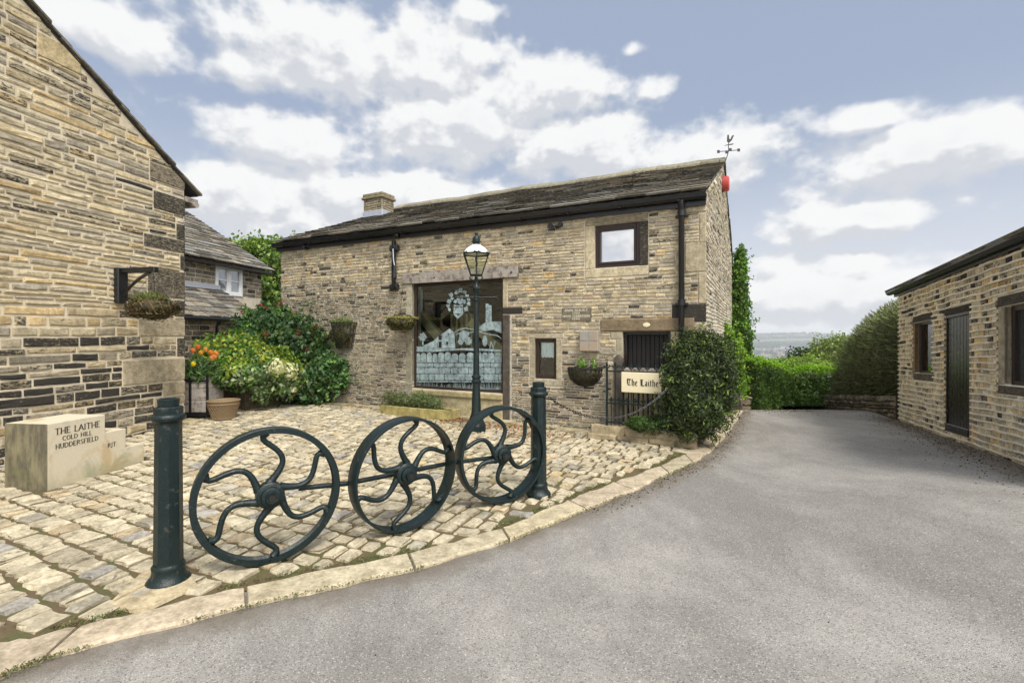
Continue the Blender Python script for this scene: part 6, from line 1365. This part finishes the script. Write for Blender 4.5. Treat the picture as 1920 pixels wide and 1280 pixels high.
# loose stones at the wall foot
for (px, py, sc, lab) in [(1016, 786, .17, 'largest pale boulder at the barn wall foot behind the far bollard'), (992, 792, .11, 'smaller rounded boulder touching the large one at the barn wall foot'), (1040, 797, .10, 'small dark stone just right of the far bollard at the wall foot')]:
    p = G(px, py+8); t = thing('boulder', lab, 'stone', p, random.uniform(0, 3), 'loose stones at the barn wall foot'); m = MB(); m.ball((0, 0, sc*.45), sc, 10, col=(.36, .31, .22, .2), sq=.55)
    o = m.build('rock', M['st_block'], t, smooth=True)
    for v in o.data.vertices: v.co *= 1+.22*sin(v.co.x*21+px)*sin(v.co.y*17+1)+.1*sin(v.co.z*40)
# ------------------------------------------------------------------ litter and moss
def scatter(name, label, pts, size, cols, mat='leaf', up=.01, asp=.6, flat=.25):
    P = np.array([(x, y, g(x, y)+up+random.uniform(0, .012)) for (x, y) in pts]); n = len(P); Nn = np.tile([0, 0, 1.], (n, 1))+rng.normal(size=(n, 3))*flat
    tag(leafmesh(name, P, Nn, rng.uniform(.5, 1.3, n)*size, tint(n, cols, None, .35), M[mat], None, asp, 0), label, name.replace('_', ' '), kind='stuff')
pts = []
for (px, py, sx_, sy_, n) in [(742, 775, .16, .10, 260), (795, 777, .14, .07, 120), (700, 770, .4, .1, 100), (860, 790, .35, .16, 420), (980, 800, .5, .12, 260), (1010, 815, .4, .12, 150), (640, 762, .5, .1, 130), (930, 800, .4, .2, 120)]:
    c = G(px, py, .03)
    for i in range(n): pts.append((c.x+random.gauss(0, sx_), c.y+random.gauss(0, sy_)))
pts = [(x, y) for (x, y) in pts if BARN.to_local((x, y))[1] < -.06]
scatter('fallen_leaves', 'curled red-brown fallen leaves drifted along the barn wall foot', pts, .045, [(.40, .13, .05), (.30, .16, .08), (.45, .25, .14), (.22, .12, .06)], up=.02, flat=.7)
pts = []
for i in range(2600):
    s = random.uniform(-.5, 8); pts.append(OUTB.world(s, -abs(random.gauss(0, .30))-.03).xy)
for i in range(900):
    k = random.choice(range(6, len(KO)-1)); t_ = random.random(); p = KO[k].lerp(KO[k+1], t_); pts.append((p.x+abs(random.gauss(0, .10)), p.y-abs(random.gauss(0, .1))))
for i in range(700): pts.append((random.gauss(6.3, .6), random.gauss(11.2, .35)))
scatter('lane_litter', 'brown leaf crumbs gathered along the lane edges', pts, .026, [(.09, .06, .035), (.16, .11, .06), (.06, .045, .03), (.30, .24, .16)], up=-.03, flat=.6)
pts = []
for i in range(5200):
    k = random.choice(range(1, 9)); t_ = random.random(); src = KI if random.random() < .62 else KO; p = src[k].lerp(src[k+1], t_); sgn = 1 if src is KI else -1
    if sin(p.x*3.1)+sin(p.x*7.3+1) < -.5: continue
    pts.append((p.x+random.gauss(0, .02)-.02*sgn, p.y+sgn*abs(random.gauss(0, .045 if sgn > 0 else .018))))
scatter('moss_tufts', 'green moss and weed tufts growing along the kerb joints', pts, .020, [(.11, .16, .045), (.07, .10, .03), (.20, .21, .08), (.18, .13, .07)], up=-.002, asp=.35, flat=1.0)
pts = [(x, y) for x, y in ((random.uniform(-9, 4), random.uniform(2, 11)) for _ in range(16000)) if y > yard_edge(x)+.1 and BARN.to_local((x, y))[1] < -.3 and HOUSE.to_local((x, y))[1] < 0 and sin(x*2.2)*sin(y*2.7)+.5*sin(x*5+y*4) > -.1]
scatter('joint_litter', 'tiny russet leaf crumbs and moss in the joints of the setts', pts, .016, [(.26, .13, .05), (.18, .10, .05), (.12, .13, .04), (.32, .20, .09)], up=-.006, flat=.5)
pts = [(random.uniform(-2, 8), random.uniform(2, 10)) for _ in range(500)]; pts = [(x, y) for x, y in pts if y < yard_edge(x)-.4]
scatter('loose_grit', 'pale grit and small dark chippings lying on the asphalt', pts, .011, [(.45, .42, .36), (.5, .48, .44), (.04, .035, .03)], up=-.03, asp=.8, flat=.3)
# ------------------------------------------------------------------ the valley town, its woods, the air
proto = {}
def far_house(i, x, y, z, s, rot, wl):
    k = i % 4
    if k not in proto:
        m = MB(); l, d, h, r = ((9, 7, 5.5, 2.6), (14, 7, 5.5, 2.6), (22, 8, 6, 3), (8, 8, 6.5, 3))[k]; cw_ = ((.52, .48, .40), (.40, .35, .28), (.60, .57, .52), (.35, .30, .25))[k]; cr_ = ((.12, .12, .14), (.16, .11, .09), (.10, .10, .12), (.14, .14, .15))[k]
        m.box(-l/2, l/2, -d/2, d/2, -3, h, 0, (*cw_, 1)); m.add([(-l/2-.3, -d/2-.4, h-.1), (l/2+.3, -d/2-.4, h-.1), (l/2+.3, 0, h+r), (-l/2-.3, 0, h+r), (-l/2-.3, d/2+.4, h-.1), (l/2+.3, d/2+.4, h-.1)], [(0, 1, 2, 3), (3, 2, 5, 4), (0, 3, 4), (1, 5, 2)], (*cr_, 1))
        mt, T, b, o_ = mat_new('far_house_paint'); aa = T.new('ShaderNodeAttribute', attribute_name='col'); T.put(b.inputs['Base Color'], aa.outputs['Color']); b.inputs['Roughness'].default_value = .9
        proto[k] = m.build('town_house', mt); o = proto[k]
    else: o = proto[k].copy(); COL.objects.link(o)
    o.location = (x, y, z); o.rotation_euler.z = rot; o.scale = (s, s, s); tag(o, wl[k], 'house', 'houses of the far valley town')
wl = ['small pale house far off in the valley town', 'small brown terrace house far off in the valley town', 'long whitish building far off in the valley town', 'dark square house far off in the valley town']
for i in range(120):
    D_ = 900+2000*random.random()**.8; u = random.uniform(.468, .66) if D_ < 2300 else random.uniform(.47, .60); far_house(i, u*D_, D_, gz(u*D_, D_), D_/1500*random.uniform(.8, 1.3), random.uniform(-.5, .5)+.3, wl)
def far_trees(name, label, spots, cols, n_leaf=26):
    P = []; C = []; S = []
    for (x, y, z, r) in spots:
        c = np.array(random.choice(cols))*random.uniform(.7, 1.25)
        for _ in range(n_leaf): d = rng.normal(size=3); d /= np.linalg.norm(d); P.append((x+d[0]*r, y+d[1]*r, z+abs(d[2])*r*.9+r*.1)); C.append(c*random.uniform(.7, 1.25)); S.append(r*.9)
    P = np.array(P); o = leafmesh('foliage', P, rng.normal(size=P.shape)+np.array([0, -1., .6]), np.array(S), np.array(C), M['needle'], None, .9, 0); o.name = name; tag(o, label, 'woodland', kind='stuff')
sp = []
for i in range(2600):
    r_ = random.random()
    if r_ < .45: D_ = random.uniform(3000, 3650)
    elif r_ < .6: D_ = random.uniform(2450, 2700)
    elif r_ < .85: D_ = random.uniform(1000, 2400)
    else: D_ = random.choice((4250, 4300, 4750)) + random.uniform(0, 60)
    u = random.uniform(.44, .72); x = u*D_
    if .45 <= r_ < .85 and sin(x*.011)+sin(D_*.008+x*.004) < .1: continue
    sp.append((x, D_, gz(x, D_)-2, random.uniform(7, 15)*(D_/2600)))
far_trees('far_woodland', 'blue-green woodland covering the far side of the valley', sp, [(.03, .055, .025), (.045, .075, .03), (.025, .04, .02)])
hz = MB(); hz.box(-7600, 7600, -7600, 7600, -130, 62)
mt = bpy.data.materials.new('air'); mt.use_nodes = True; T = NT(mt.node_tree); T.n.clear(); v = T.new('ShaderNodeVolumePrincipled'); v.inputs['Color'].default_value = (.90, .95, 1, 1); v.inputs['Density'].default_value = 2.1e-4; v.inputs['Anisotropy'].default_value = 0; o = T.new('ShaderNodeOutputMaterial'); T.l.new(v.outputs[0], o.inputs['Volume'])
tag(hz.build('haze', mt), 'thin blue air between the lane and the far hills', 'haze', kind='stuff')
